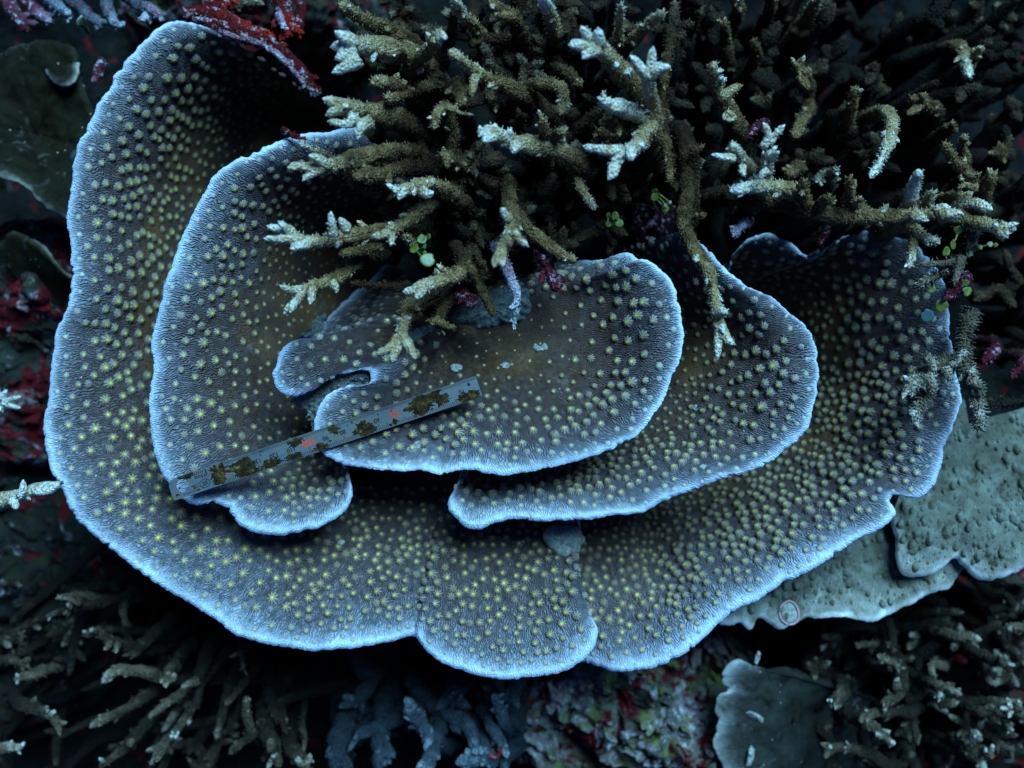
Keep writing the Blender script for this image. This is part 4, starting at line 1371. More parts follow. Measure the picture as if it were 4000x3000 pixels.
# ------------------------------------------------------------------ other plate corals round the colony
M['olive'] = plate_material('olive_plate_skin', [(0.0, (0.75, 0.68, 0.52)), (0.010, (0.22, 0.19, 0.13)), (0.022, (0.03, 0.026, 0.014)), (0.06, (0.014, 0.011, 0.004)), (0.3, (0.013, 0.0095, 0.003)), (1.0, (0.022, 0.014, 0.0035))], 0.25, False)
M['pale'] = plate_material('pale_plate_skin', [(0.0, (0.88, 0.84, 0.76)), (0.015, (0.62, 0.57, 0.49)), (0.035, (0.29, 0.255, 0.195)), (0.15, (0.175, 0.158, 0.112)), (0.5, (0.150, 0.135, 0.095)), (1.0, (0.125, 0.112, 0.08))], 0.4, False)
M['teal'] = plate_material('teal_plate_skin', [(0.0, (0.44, 0.41, 0.35)), (0.02, (0.20, 0.19, 0.16)), (0.06, (0.11, 0.105, 0.09)), (0.13, (0.036, 0.034, 0.026)), (0.5, (0.018, 0.018, 0.013)), (1.0, (0.012, 0.012, 0.009))], 0.4, False)

olive = thing('leaf_coral', 'dark olive leaf coral with thin pale lower edge left of the big plate', 'coral', P(100, 500, -0.9))
ol = [(-140, 290, -.6), (-90, 345, -.55), (-40, 370, -.52), (0, 384, -.5), (40, 398, -.5), (62, 414, -.5), (84, 442, -.5), (112, 456, -.5), (150, 472, -.5), (200, 440, -.55), (225, 370, -.6), (215, 290, -.62), (195, 225, -.62),
      (180, 185, -.62), (172, 155, -.61), (171, 130, -.6), (155, 98, -.6), (110, 84, -.6), (55, 86, -.61), (10, 104, -.62), (-50, 150, -.63), (-120, 230, -.62), (-140, 290, -.6)]
pl = loft('plate', rowsV([(x, y, z, 75 + .04 * (x - 75), 285 + .04 * (y - 285), -.68) for x, y, z in ol]), M['olive'], seed=11, nv=40, step=8, jag=4, lumpy=1.5, edge_fn=lambda x, y: (np.ones_like(x), .03 * np.clip((340 - y) / 60, 0, 1)))
part('plate', pl.mesh, olive)
pl = loft('curled_lip', rowsV([(168, 132, -.60, 120, 150, -.62), (166, 160, -.57, 118, 152, -.6), (158, 178, -.55, 116, 154, -.6), (140, 186, -.54, 114, 155, -.6), (118, 180, -.54, 112, 154, -.6), (102, 166, -.56, 110, 152, -.6), (94, 148, -.6, 108, 150, -.62)]), M['olive'], seed=13, nv=14, step=6, jag=1, prof=2.4)
part('curled_lip', pl.mesh, olive)

leaf2 = thing('leaf_coral', 'small dark green leaf coral pressed against the left edge of the big plate', 'coral', P(180, 1150, -1.0))
pl = loft('plate', rowsV([(-20, 540, -.8, 120, 690, -.85), (20, 500, -.72, 125, 680, -.85), (62, 512, -.66, 130, 672, -.85), (92, 530, -.64, 135, 664, -.85), (112, 556, -.64, 140, 656, -.85), (135, 585, -.66, 148, 650, -.85), (175, 610, -.7, 160, 648, -.85)]), M['olive'], seed=14, nv=24, step=8, jag=4, edge_fn=lambda x, y: (np.ones_like(x), np.full_like(x, .016)))
part('plate', pl.mesh, leaf2)

pale = thing('plate_coral', 'smooth pale grey-green warty plate coral at the lower right under the big colony', 'coral', P(3500, 2150, -0.9))
pa = loft('plate', rowsV([(1500, 1330, -.5, 1560, 1180, -.62), (1540, 1350, -.48, 1600, 1150, -.62), (1575, 1354, -.47, 1640, 1120, -.62), (1604, 1345, -.47, 1670, 1095, -.62), (1622, 1360, -.47, 1690, 1080, -.62), (1645, 1345, -.47, 1710, 1065, -.62), (1662, 1358, -.47, 1725, 1050, -.62), (1690, 1367, -.47, 1745, 1035, -.62),
                          (1722, 1352, -.47, 1765, 1018, -.62), (1746, 1335, -.47, 1785, 1000, -.62), (1790, 1333, -.46, 1805, 985, -.62), (1832, 1327, -.46, 1830, 968, -.62), (1882, 1342, -.46, 1860, 950, -.62), (1925, 1333, -.46, 1890, 935, -.62), (1965, 1312, -.46, 1920, 920, -.62), (2010, 1285, -.46, 1950, 905, -.62), (2052, 1275, -.46, 1980, 892, -.62), (2068, 1252, -.47, 2010, 880, -.62), (2085, 1220, -.5, 2040, 870, -.62), (2120, 1190, -.55, 2080, 862, -.64)]), M['pale'], seed=21, nv=60, step=6, jag=8, wave=.02, prof=1.2, lumpy=2.4)
pb = loft('plate', rowsV([(1925, 1120, -.47, 1990, 960, -.54), (1932, 1165, -.44, 2000, 955, -.54), (1938, 1205, -.42, 2010, 950, -.54), (1952, 1232, -.41, 2020, 945, -.54), (1975, 1244, -.41, 2030, 940, -.54), (2005, 1242, -.41, 2042, 934, -.54), (2040, 1226, -.41, 2056, 928, -.54), (2068, 1210, -.41, 2070, 922, -.54), (2088, 1226, -.4, 2086, 916, -.54), (2108, 1246, -.4, 2104, 910, -.54), (2140, 1251, -.4, 2124, 904, -.54), (2180, 1244, -.4, 2148, 898, -.54), (2230, 1225, -.4, 2176, 890, -.54), (2300, 1190, -.42, 2210, 880, -.56), (2400, 1120, -.45, 2260, 866, -.58)]), M['pale'], seed=22, nv=60, step=6, jag=7, wave=.02, prof=1.2, lumpy=2.4)
for q in (pa, pb):
    q.obj = part('plate', q.mesh, pale)
# warts and pits on it
wv, wf, wo = [], [], 0
for q in (pa, pb):
    n, nv = q.v.shape
    got = []
    for t in range(3600):
        i, j = nrg.integers(5, n - 5), nrg.integers(4, nv - 2)
        if q.v[i, j] < 0.05:
            continue
        p = q.W[i, j]
        if any((p[0] - g[0]) ** 2 + (p[1] - g[1]) ** 2 < 0.022 ** 2 for g in got):
            continue
        if float(vnoise(p * 6 + 3)) < 0.0 and nrg.random() < 0.85:
            continue
        got.append(p)
        r = 0.004 + 0.017 * nrg.random() ** 3
        nseg = 7
        vv = [p + q.N[i, j] * r * 1.1]
        tdir = q.W[i, j - 1] - q.W[i, j]
        tdir /= np.linalg.norm(tdir) + 1e-9
        sdir = np.cross(q.N[i, j], tdir)
        for rr, hh in ((0.5, 0.95), (0.85, 0.5), (1.15, -0.2)):
            for k in range(nseg):
                a = 2 * math.pi * k / nseg
                e = 1 + nrg.uniform(-.12, .12)
                vv.append(p + (tdir * math.cos(a) * 1.5 + sdir * math.sin(a)) * r * rr * e + q.N[i, j] * r * hh)
        ff = [(0, 1 + k, 1 + (k + 1) % nseg) for k in range(nseg)]
        for lv in range(2):
            o1, o2 = 1 + lv * nseg, 1 + (lv + 1) * nseg
            for k in range(nseg):
                ff += [(o1 + k, o2 + k, o2 + (k + 1) % nseg), (o1 + k, o2 + (k + 1) % nseg, o1 + (k + 1) % nseg)]
        wv += vv
        wf += [tuple(x + wo for x in f) for f in ff]
        wo += len(vv)
part('warts', make_mesh('warts', np.array(wv), wf, M['pale'], True, {'edge': np.full(len(wv), .3), 'along': np.zeros(len(wv))}), pale, kind='stuff')


def blotch(name, fn, poly, z, mat, parent=None, thick=0.012, rough=0.006, n=60, seed=1, jag=0.12, raw=False, **tags):
    """an irregular low crust: outline in photo pixels, domed and rough"""
    pts = np.array([fn(x, y) for x, y in poly])
    c = pts.mean(0)
    loop = np.vstack([pts, pts[:1]])
    if raw:
        n = len(pts)
        q = pts
    else:
        q = catmull(loop, n=n + 1)[:-1]
    k = np.arange(n)
    d = q - c
    d *= (1 + jag * fbm(np.stack([k * 0.45, 0 * k + seed, 0 * k], 1), 3))[:, None]
    v, f = [], []
    nr = 9
    zf = z if callable(z) else (lambda x, y: z)
    v.append(np.array(P(c[0], c[1], zf(c[0], c[1]) + thick)))
    for r in range(1, nr + 1):
        t = r / nr
        for i in range(n):
            x, y = c + d[i] * t
            zz = zf(x, y)
            hz = thick * (1 - t ** 4) + rough * float(vnoise(np.array([x * .06, y * .06, seed]))) * (1 - t ** 6) + 0.5 * rough * float(vnoise(np.array([x * .17, y * .17, seed])))
            v.append(np.array(P(x, y, zz + (hz if r < nr else -0.012))))
    f += [(0, 1 + (i + 1) % n, 1 + i) for i in range(n)]
    for r in range(nr - 1):
        o1, o2 = 1 + r * n, 1 + (r + 1) * n
        f += [(o1 + i, o1 + (i + 1) % n, o2 + (i + 1) % n, o2 + i) for i in range(n)]
    me = make_mesh(name, np.array(v), f, mat, not raw)
    if parent is not None:
        return part(name, me, parent, **tags)
    return obj(name, me, None, **tags)


def plate_z(pl):
    """height of a plate under a photo pixel"""
    W = pl.W.reshape(-1, 3)
    pxx = W[:, 0] * H / (H - W[:, 2]) * 1000 + 2000
    pyy = 1500 - W[:, 1] * H / (H - W[:, 2]) * 1000

    def f(x, y):
        d = (pxx - x) ** 2 + (pyy - y) ** 2
        k = np.argpartition(d, 6)[:6]
        w = 1 / (d[k] + 20)
        return float((W[k, 2] * w).sum() / w.sum())
    return f


def crust_mat(name, stops, scale=60, bd=0.02):
    m, n_, l_, b_ = new_mat(name, 0.9, 0.15)
    nn = noise(n_, l_, scale, 5, 0.75, objcoord(n_))
    cr = ramp(n_, stops)
    l_.new(nn.outputs['Fac'], cr.inputs[0])
    l_.new(cr.outputs[0], b_.inputs['Base Color'])
    bump(n_, l_, nn.outputs['Fac'], 1.0, bd, b_)
    return m


M['sponge'] = crust_mat('teal_sponge', [(0.3, (0.03, 0.035, 0.03)), (0.5, (0.12, 0.135, 0.115)), (0.62, (0.23, 0.25, 0.21)), (0.75, (0.45, 0.44, 0.36))], 45)
M['scar'] = crust_mat('scar_skin', [(0.3, (0.14, 0.13, 0.10)), (0.5, (0.44, 0.40, 0.31)), (0.7, (0.78, 0.70, 0.56))], 70)
M['sand'] = crust_mat('sediment', [(0.28, (0.04, 0.035, 0.025)), (0.45, (0.20, 0.18, 0.14)), (0.6, (0.36, 0.34, 0.28)), (0.75, (0.62, 0.60, 0.54))], 70, 0.03)
zF, zE, zD, zA, zC = [plate_z(plates[i]) for i in (4, 3, 2, 0, 1)]
part_s = lambda *a, **k: blotch('bare_patch', *a, **k)
blotch('bare_patch', V, [(972, 790), (980, 784), (992, 786), (1000, 792), (997, 800), (986, 804), (976, 801)], zF, M['scar'], colony, .006, .005, 30, 2, .1)
blotch('bare_patch', V, [(1150, 748), (1156, 742), (1166, 747), (1178, 739), (1186, 744), (1184, 756), (1172, 758), (1160, 760), (1152, 756)], zF, M['scar'], colony, .006, .006, 30, 3, .2)
blotch('bare_patch', V, [(877, 968), (890, 962), (898, 952), (908, 950), (914, 958), (906, 970), (896, 976), (884, 978)], zF, M['scar'], colony, .006, .005, 30, 4, .15)
blotch('bare_patch', V, [(1080, 788), (1090, 782), (1104, 786), (1100, 794), (1086, 796)], zF, M['scar'], colony, .004, .004, 24, 5, .15)
blotch('bare_patch', V, [(728, 1168), (738, 1160), (746, 1170), (740, 1180), (730, 1178)], zA, M['scar'], colony, .004, .004, 20, 6, .15)
for (fx, fy, sx) in ((1500, 880, 9), (1518, 1008, 8), (1128, 1170, 6)):
    zf = zD if fy < 1100 else zA
    blotch('bare_patch', V, [(fx - sx, fy), (fx - 2, fy - sx * .8), (fx + sx, fy - 2), (fx + 3, fy + sx * .8)], zf, M['scar'], colony, .004, .003, 20, fx, .2)

s1 = blotch('encrusting_sponge', V, [(1178, 1145), (1190, 1136), (1215, 1134), (1240, 1136), (1258, 1146), (1262, 1165), (1255, 1185), (1240, 1200), (1220, 1207), (1200, 1198), (1185, 1185), (1176, 1165)], -.28, M['scar'], None, .03, .012, 60, 7, .1,
            label='round pale grey-green crust on the outer plate below the middle tier', category='sponge')
s2 = blotch('encrusting_sponge', Z4, [(1195, 700), (1260, 660), (1360, 640), (1450, 600), (1560, 560), (1660, 570), (1705, 620), (1700, 720), (1655, 785), (1570, 810), (1480, 832), (1380, 850), (1330, 826), (1240, 812), (1190, 765)], zF, M['sponge'], None, .03, .012, 110, 8, .07,
            label='teal-grey encrusting sponge beneath the crimson stubs on the innermost plate', category='sponge')
s3 = blotch('encrusting_sponge', Z4, [(850, 770), (880, 760), (930, 815), (1000, 850), (1070, 815), (1112, 838), (1060, 885), (1010, 922), (960, 928), (905, 890), (862, 850)], zF, M['sponge'], None, .022, .01, 70, 9, .12,
            label='smaller teal-grey encrusting sponge behind the three-pronged branch tip', category='sponge')
s4 = blotch('encrusting_sponge', V, [(648, 724), (668, 712), (678, 690), (690, 678), (704, 684), (700, 700), (692, 716), (678, 726), (662, 734)], lambda x, y: zF(x, y) + .004, M['sponge'], None, .018, .012, 50, 10, .25,
            label='thin grey patch of crust above the hooked lobe of the innermost plate', category='sponge')
s5 = blotch('encrusting_sponge', V, [(1686, 1322), (1692, 1306), (1706, 1300), (1720, 1312), (1724, 1332), (1716, 1348), (1702, 1346), (1690, 1338)], plate_z(pa), M['scar'], None, .008, .004, 40, 12, .06,
            label='pale oval scar with pink rim on the grey-green plate', category='scar')
m, _, _, b_ = new_mat('pink_rim', 0.7)
b_.inputs['Base Color'].default_value = (0.62, 0.30, 0.30, 1)
mbk = MB()
zpa = plate_z(pa)
rim = []
for (x, y) in [(1700, 1348), (1688, 1338), (1684, 1322), (1690, 1306), (1706, 1298), (1720, 1308), (1726, 1330), (1718, 1346), (1702, 1350)]:
    px, py = V(x, y)
    rim.append((*P(px, py, zpa(px, py) + .008), 0.0034))
tube(mbk, rim, .5, .5, seg=6, knob=.1)
part('pink_rim', mbk.mesh('pink_rim', m), s5)

# sediment in the slot
sed = thing('sediment', 'heap of coarse sand and shell grit filling the slot in the innermost plate', 'sand', P(1310, 1500, -.1))
blotch('sand_bed', V, [(625, 868), (650, 845), (690, 815), (730, 795), (800, 788), (812, 812), (805, 836), (750, 842), (715, 862), (700, 890), (690, 925), (676, 935), (668, 900), (645, 880)], lambda x, y: -0.04 - max(0, (1445 - x)) * 0.00026, M['sand'], sed, .012, .02, 70, 13, .05)
gv, gf, go = [], [], 0
for k in range(420):
    t = rng.random()
    cxp = np.interp(t, [0, .35, .7, 1], [668, 690, 735, 792]) + rng.gauss(0, 7)
    cyp = np.interp(t, [0, .35, .7, 1], [892, 850, 818, 812]) + rng.gauss(0, 11 if t < .5 else 6)
    px, py = V(cxp, cyp)
    z = -0.027 - max(0, (1445 - px)) * 0.00026 + rng.uniform(0, .006)
    c = np.array(P(px, py, z))
    r = rng.uniform(.003, .009)
    R = np.array(Matrix.Rotation(rng.random() * 6, 3, Vector((rng.gauss(0, 1), rng.gauss(0, 1), rng.gauss(0, 1))).normalized()))
    vv = np.array([(1, 0, 0), (-1, 0, 0), (0, 1, 0), (0, -1, 0), (0, 0, .6), (0, 0, -.6)]) * r * np.array([rng.uniform(.7, 1.5), 1, 1])
    gv.append(vv @ R.T + c)
    gf += [tuple(x + go for x in f) for f in ((0, 2, 4), (2, 1, 4), (1, 3, 4), (3, 0, 4), (2, 0, 5), (1, 2, 5), (3, 1, 5), (0, 3, 5))]
    go += 6
part('grit', make_mesh('grit', np.vstack(gv), gf, M['sand'], False), sed, kind='stuff')

# --- lower right leaf plate
teal = thing('leaf_coral', 'dull teal leaf coral with pale wavy left edge at the bottom right', 'coral', P(3000, 2800, -1.1))
pt = loft('plate', rowsV([(x, y, z, x + 330 - .75 * (x - 1540), 1570 + (y - 1560) * (.95 if y > 1560 else .5), -.98) for (x, y, z) in
                          [(1880, 1500, -1.1), (1800, 1470, -1.0), (1740, 1452, -.88), (1690, 1446, -.78), (1668, 1448, -.72), (1645, 1446, -.66), (1622, 1440, -.63), (1600, 1426, -.62), (1577, 1432, -.61), (1564, 1452, -.61), (1563, 1478, -.61), (1568, 1493, -.61), (1550, 1508, -.6), (1543, 1535, -.6), (1550, 1556, -.6), (1541, 1585, -.6), (1545, 1620, -.6), (1560, 1659, -.6), (1580, 1700, -.62), (1620, 1760, -.66), (1660, 1800, -.7)]]), M['teal'], seed=31, nv=50, step=7, jag=5, prof=1.1, lumpy=1.6, edge_fn=lambda x, y: (np.ones_like(x), .2 * np.clip((x - 1620) / 60, 0, 1)))
part('plate', pt.mesh, teal)
zT = plate_z(pt)
for k, (fn, poly) in enumerate([(T22, [(395, 1290), (440, 1283), (500, 1310), (532, 1340), (520, 1370), (480, 1350), (430, 1325)]), (T22, [(425, 1530), (445, 1510), (468, 1540), (462, 1600), (440, 1650), (405, 1658), (418, 1600)]), (T22, [(470, 930), (490, 897), (508, 910), (500, 960), (480, 995), (462, 980)])]):
    c = np.mean([fn(x, y) for x, y in poly], axis=0)
    zz = zT(*c) + .01
    blotch('coral_chip', fn, poly, zz, M['scar'], None, 0.022, .016, 18, 40 + k, .12, True, group='white coral chips on the teal leaf coral', category='rubble',
           label=['flat white coral chip lying in the middle of the teal leaf coral', 'white coral chip at the bottom edge of the teal leaf coral', 'small white coral chip behind the top of the teal leaf coral'][k])


# ------------------------------------------------------------------ rocks
def rock(name, px, py, z, rx, ry, hgt, mat, seed, label, cat='rock', n=120, rough=0.16, group=None):
    """an encrusted boulder: rough dome standing on the floor"""
    c = np.array(P(px, py, z))
    th = np.linspace(0, 2 * math.pi, n, endpoint=False)
    rs = np.linspace(0, 1, n // 2) ** 0.8
    v = []
    for r in rs[1:]:
        prof_ = math.sqrt(max(0, 1 - r ** 2.6))
        for a in th:
            v.append((c[0] + rx * r * math.cos(a), c[1] + ry * r * math.sin(a), z - hgt + hgt * prof_ - 0.25 * r ** 8))
    v = np.array([(c[0], c[1], z)] + v)
    nz = fbm(v * 2.3 + seed * 5, 5, 0.55) * rough + np.abs(fbm(v * 9 + seed, 4, 0.6)) * rough * 0.55 - np.clip(fbm(v * 6 + seed * 2, 3), 0.2, 1) * rough * 0.6
    v[:, 2] += nz
    v[:, 0] += fbm(v * 7 + 20 + seed, 3) * 0.03
    v[:, 1] += fbm(v * 7 + 40 + seed, 3) * 0.03
    f = [(0, 1 + i, 1 + (i + 1) % n) for i in range(n)]
    for r in range(len(rs) - 2):
        o1, o2 = 1 + r * n, 1 + (r + 1) * n
        f += [(o1 + i, o2 + i, o2 + (i + 1) % n, o1 + (i + 1) % n) for i in range(n)]
    o = obj(name, make_mesh(name, v, f, mat), None, label=label, category=cat)
    if group:
        o['group'] = group
    return o


rock('reef_rock', 2420, 2800, -.72, .80, .55, 1.1, M['rubble'], 3, 'lumpy rubble rock crusted pink, grey, olive and red below the colony', n=260, rough=.26)
rock('reef_rock', 60, 1350, -.85, .62, .75, .9, M['rock_red'], 5, 'red and pink encrusted rock at the left edge of the picture', n=160)
rock('reef_rock', -60, 2400, -1.0, .60, .75, .8, M['rock_dark'], 8, 'dark red and pink rock in the lower left behind the branching coral', n=140)
rock('reef_rock', 900, -60, -.95, .75, .35, .8, M['rock_red'], 9, 'dark encrusted rock behind the red sponge at the top', n=120)
rock('reef_rock', 4000, 2650, -1.15, .8, .8, .7, M['rock_red'], 12, 'dark red rock under the brown tufts at the lower right', n=120)
rock('reef_rock', 2560, 870, -.55, .22, .2, .9, M['crimson'], 13, 'crimson encrusted knob behind the branches above the innermost plate', n=80, rough=.07)

# --- red sponge rope and dead stubs at the top left
rope = thing('red_sponge', 'bright red sponge with pink crust draped over dead branches at the top left', 'sponge', P(1000, 150, -.9))
bz = lambda *a, **k: branch(rope, ZT, 800 / 2212.0, *a, hair=120, knob=.5, taper=.9, nubs=7, rootdrop=False, **k)
bz([(330, 160), (520, 130), (700, 170), (880, 260), (1080, 330), (1250, 390), (1330, 430)], -.35, -.4, 130, mat='dead_red', t0=.4, t1=.8, name='strand')
bz([(560, 250), (760, 320), (1000, 390), (1230, 470), (1440, 620), (1620, 830), (1800, 1030)], -.3, -.42, 150, mat='dead_red', t0=.35, t1=.35, name='strand')
bz([(700, 330), (900, 400), (1150, 470), (1350, 600), (1500, 760), (1650, 930)], -.24, -.34, 60, mat='dead_pink', t0=.6, t1=.7, name='crust_ridge')
bz([(420, 200), (560, 220), (740, 290), (960, 340), (1130, 390)], -.32, -.36, 70, mat='dead_pink', t0=.6, t1=.9, name='crust_ridge')
bz([(560, 90), (720, 30), (860, -20)], -.4, -.4, 150, mat='dead_red', t0=.4, t1=.7, name='strand')
bz([(1330, -40), (1420, 80), (1440, 230), (1460, 380)], -.45, -.4, 190, mat='dead_red', t0=.4, t1=.7, name='strand')
bz([(1560, -30), (1590, 120), (1560, 260), (1520, 400)], -.5, -.45, 120, mat='dead_red', t0=.3, t1=.6, name='strand')
bz([(1340, 150), (1390, 240), (1420, 330)], -.36, -.34, 70, mat='dead_pink', t0=.7, t1=.95, name='crust_ridge')
bz([(1160, 430), (1060, 430), (980, 400)], -.45, -.45, 100, mat='dead_red', t0=.1, t1=.4, name='strand')
bz([(1240, 400), (1320, 470), (1440, 570)], -.38, -.4, 75, mat='dead_pink', t0=.5, t1=.9, name='crust_ridge')
bz([(1440, 720), (1560, 840), (1690, 960), (1800, 1040)], -.45, -.4, 80, mat='dead_grey', t0=.5, t1=.4, name='dead_twig')
bz([(1390, 1400), (1500, 1460), (1620, 1500)], .0, .02, 55, mat='dead_red', t0=.2, t1=.6, name='strand')
bz([(700, 110), (900, 60), (1140, 0)], -.5, -.5, 110, mat='branch_grey', t0=.4, t1=.7, name='dead_twig')

dead = thing('dead_branches', 'dead grey coral stubs with pink crust pointing down in the top left corner', 'coral', P(300, -60, -1.0))
bc_ = lambda *a, **k: branch(dead, ZC, 700 / 2212.0, *a, rootdrop=False, knob=.3, taper=.8, nubs=2, name='stub', **k)
bc_([(480, -120), (600, 0), (740, 110), (860, 190)], -.62, -.5, 170, mat='dead_grey', t0=.6, t1=.95, hair=150)
bc_([(760, 120), (830, 190), (860, 260)], -.55, -.52, 110, mat='dead_grey', t0=.5, t1=.95, hair=150)
bc_([(800, -60), (960, 60), (1080, 180), (1260, 340)], -.66, -.58, 170, mat='dead_grey', t0=.35, t1=.7, hair=150)
bc_([(1290, -100), (1330, 80), (1380, 220), (1470, 340)], -.64, -.52, 150, mat='dead_grey', t0=.4, t1=.95, hair=150)
bc_([(60, -60), (160, 120), (230, 230), (340, 400)], -.66, -.58, 180, mat='dead_pink', t0=.5, t1=.3, hair=200)
bc_([(250, -60), (420, 120), (560, 220), (620, 280)], -.66, -.56, 170, mat='dead_pink', t0=.2, t1=.9, hair=200)
bc_([(1560, -60), (1720, 60), (1880, 150), (2020, 240)], -.5, -.4, 170, mat='dead_grey', t0=.5, t1=.7, hair=200)
bc_([(1840, 90), (1930, 160), (2000, 230)], -.42, -.38, 110, mat='dead_pink', t0=.7, t1=.7, hair=150)
bc_([(1840, 180), (1780, 230), (1730, 250)], -.44, -.38, 110, mat='dead_pink', t0=.9, t1=.95, hair=150)
bc_([(1260, 760), (1220, 850), (1200, 980)], -.6, -.55, 130, mat='dead_pink', t0=.2, t1=.4, hair=150)
pl = loft('plate', rowsV([(178, 62, -.45, 200, 80, -.5), (165, 56, -.42, 198, 78, -.5), (160, 48, -.41, 196, 74, -.5), (163, 36, -.41, 196, 68, -.5), (172, 28, -.42, 198, 62, -.5)]), M['olive'], seed=41, nv=10, step=5, jag=1)
blade = thing('leaf_coral', 'tiny olive blade tucked behind the top of the big plate', 'coral', P(310, 90, -.6))
part('plate', pl.mesh, blade)

# --- crimson stubs hanging under the thicket
st1 = thing('crusted_stub', 'white and crimson coralline-crusted stub pointing down onto the teal sponge', 'algae', P(2010, 1150, .0))
branch(st1, Z4, 1400 / 2212.0, [(1545, 470), (1580, 560), (1605, 640), (1610, 715)], .1, .12, 72, mat='dead_pink', t0=.45, t1=1.0, hair=350, knob=.35, name='stub')
branch(st1, Z4, 1400 / 2212.0, [(1612, 715), (1600, 770), (1590, 845)], .11, .1, 50, mat='dead_grey', t0=.8, t1=.95, hair=60, knob=.25, name='tip', rootdrop=False)
st2 = thing('crusted_stub', 'shorter crimson speckled stub hanging right of the white crusted one', 'algae', P(2170, 1080, .0))
branch(st2, Z4, 1400 / 2212.0, [(1770, 390), (1800, 470), (1830, 540), (1855, 620)], .05, .1, 95, mat='crimson', t0=.5, t1=.9, hair=350, knob=.35, name='stub')
st3 = thing('crusted_stub', 'small dark crimson clump beside the long brown stick on the teal sponge', 'algae', P(1830, 1160, .0))
branch(st3, Z4, 1400 / 2212.0, [(1270, 640), (1310, 680), (1330, 700)], .02, .1, 100, mat='crimson', t0=.3, t1=.8, hair=400, knob=.4, name='stub')
for k, (fn, x, y, z, w, lab) in enumerate([(V, 1592, 498, .0, 26, 'pink lump of coralline crust at the left tip of the upper right plate'), (V, 1780, 518, -.2, 26, 'small pink crust between the two lobes of the upper right plate'), (V, 1625, 285, .0, 30, 'dark crimson tuft behind the white forked tips at right'),
                                           (ZR, 740, 590, .0, 120, 'crimson and white crust under the grey twigs at the far right'), (V, 2135, 770, -.3, 30, 'red and white crusted lump at the right edge beside the pale plate'), (V, 2195, 800, -.35, 26, 'smaller red crusted lump at the very right edge')]):
    t = thing('crusted_lump', lab, 'algae', P(*fn(x, y), z - .1))
    s_ = VS if fn is V else 700 / 1222.0
    branch(t, fn, s_, [(x + w * .5, y - w * .4), (x, y), (x - w * .4, y + w * .5)], z - .06, z, w * .7, mat='crimson' if k != 0 else 'dead_pink', t0=.4, t1=.9, hair=400, knob=.45, name='lump')

# --- green disc algae
m, n_, l_, b_ = new_mat('green_disc', 0.45, 0.4)
nn = noise(n_, l_, 30, 3, 0.6, objcoord(n_))
cr = ramp(n_, [(0.3, (0.04, 0.05, 0.005)), (0.55, (0.12, 0.13, 0.015)), (0.8, (0.34, 0.30, 0.07))])
l_.new(nn.outputs['Fac'], cr.inputs[0])
l_.new(cr.outputs[0], b_.inputs['Base Color'])
M['green'] = m
m, n_, l_, b_ = new_mat('blue_green_disc', 0.5, 0.4)
b_.inputs['Base Color'].default_value = (0.035, 0.07, 0.06, 1)
M['bluegreen'] = m


def disc(parent, fn, s_, x, y, r, z, mat='green', squash=.85):
    px, py = fn(x, y)
    c = Vector(P(px, py, z))
    rr = r * s_ / 1000 * (H - z) / H
    n = 20
    v, f = [], []
    a0 = rng.random() * 6
    tl = Matrix.Rotation(rng.gauss(0, .3), 3, 'X') @ Matrix.Rotation(rng.gauss(0, .3), 3, 'Y') @ Matrix.Rotation(a0, 3, 'Z')
    for (q, h) in ((0.0, .12), (.55, .10), (.9, .09), (1.0, 0.0), (.9, -.09), (0.0, -.1)):
        for k in range(n):
            a = 2 * math.pi * k / n
            e = q * (1 + .05 * math.sin(3 * a + a0)) * (1 - .35 * math.exp(-((a - math.pi) / .35) ** 2))
            v.append(tuple(c + tl @ Vector((rr * e * math.cos(a), rr * squash * e * math.sin(a), rr * (h + .10 * q * q)))))
    for k in range(5):
        for i in range(n):
            f.append((k * n + i, k * n + (i + 1) % n, (k + 1) * n + (i + 1) % n, (k + 1) * n + i))
    part('segment', make_mesh('segment', v, f, M[mat]), parent)


def stem(parent, fn, s_, pts):
    mb = MB()
    w = [P(*fn(x, y), z - .02) for x, y, r, z in pts]
    w = [np.array(w[0]) + np.array([.02, .03, -.12])] + [np.array(p) for p in w]
    tube(mb, [(*p, 0.0035) for p in w], .5, .7, seg=6, knob=.2)
    part('stem', mb.mesh('stem', M['green']), parent)


ha = thing('green_algae', 'bright green disc algae beside the branches above the innermost plate', 'algae', P(1640, 960, .0))
stem(ha, Z4, 1400 / 2212.0, ((1025, 290, 36, .16), (980, 350, 36, .17), (1060, 420, 52, .15), (1030, 330, 26, .13), (1065, 275, 20, .12), (960, 330, 16, .15), (1040, 375, 14, .12)))
for x, y, r, z in ((1025, 290, 36, .16), (980, 350, 36, .17), (1060, 420, 52, .15), (1030, 330, 26, .13), (1065, 275, 20, .12), (960, 330, 16, .15), (1040, 375, 14, .12)):
    disc(ha, Z4, 1400 / 2212.0, x, y, r, z)
hb = thing('green_algae', 'faint green disc algae in the dark gap beside the crimson knob', 'algae', P(2380, 850, -.2))
stem(hb, T10, T, ((1775, 1400, 30, -.12), (1800, 1445, 30, -.1), (1730, 1450, 22, -.15), (1730, 1390, 18, -.16)))
for x, y, r, z in ((1775, 1400, 30, -.12), (1800, 1445, 30, -.1), (1730, 1450, 22, -.15), (1730, 1390, 18, -.16)):
    disc(hb, T10, T, x, y, r, z)
hc = thing('green_algae', 'small green disc algae higher up beside the brown stem', 'algae', P(2600, 780, -.2))
stem(hc, T10, T, ((2030, 1275, 30, -.1), (2100, 1350, 30, -.08), (2100, 1330, 16, -.06), (2030, 1240, 24, -.16), (2130, 1310, 12, -.1)))
for x, y, r, z in ((2030, 1275, 30, -.1), (2100, 1350, 30, -.08), (2100, 1330, 16, -.06), (2030, 1240, 24, -.16), (2130, 1310, 12, -.1)):
    disc(hc, T10, T, x, y, r, z)
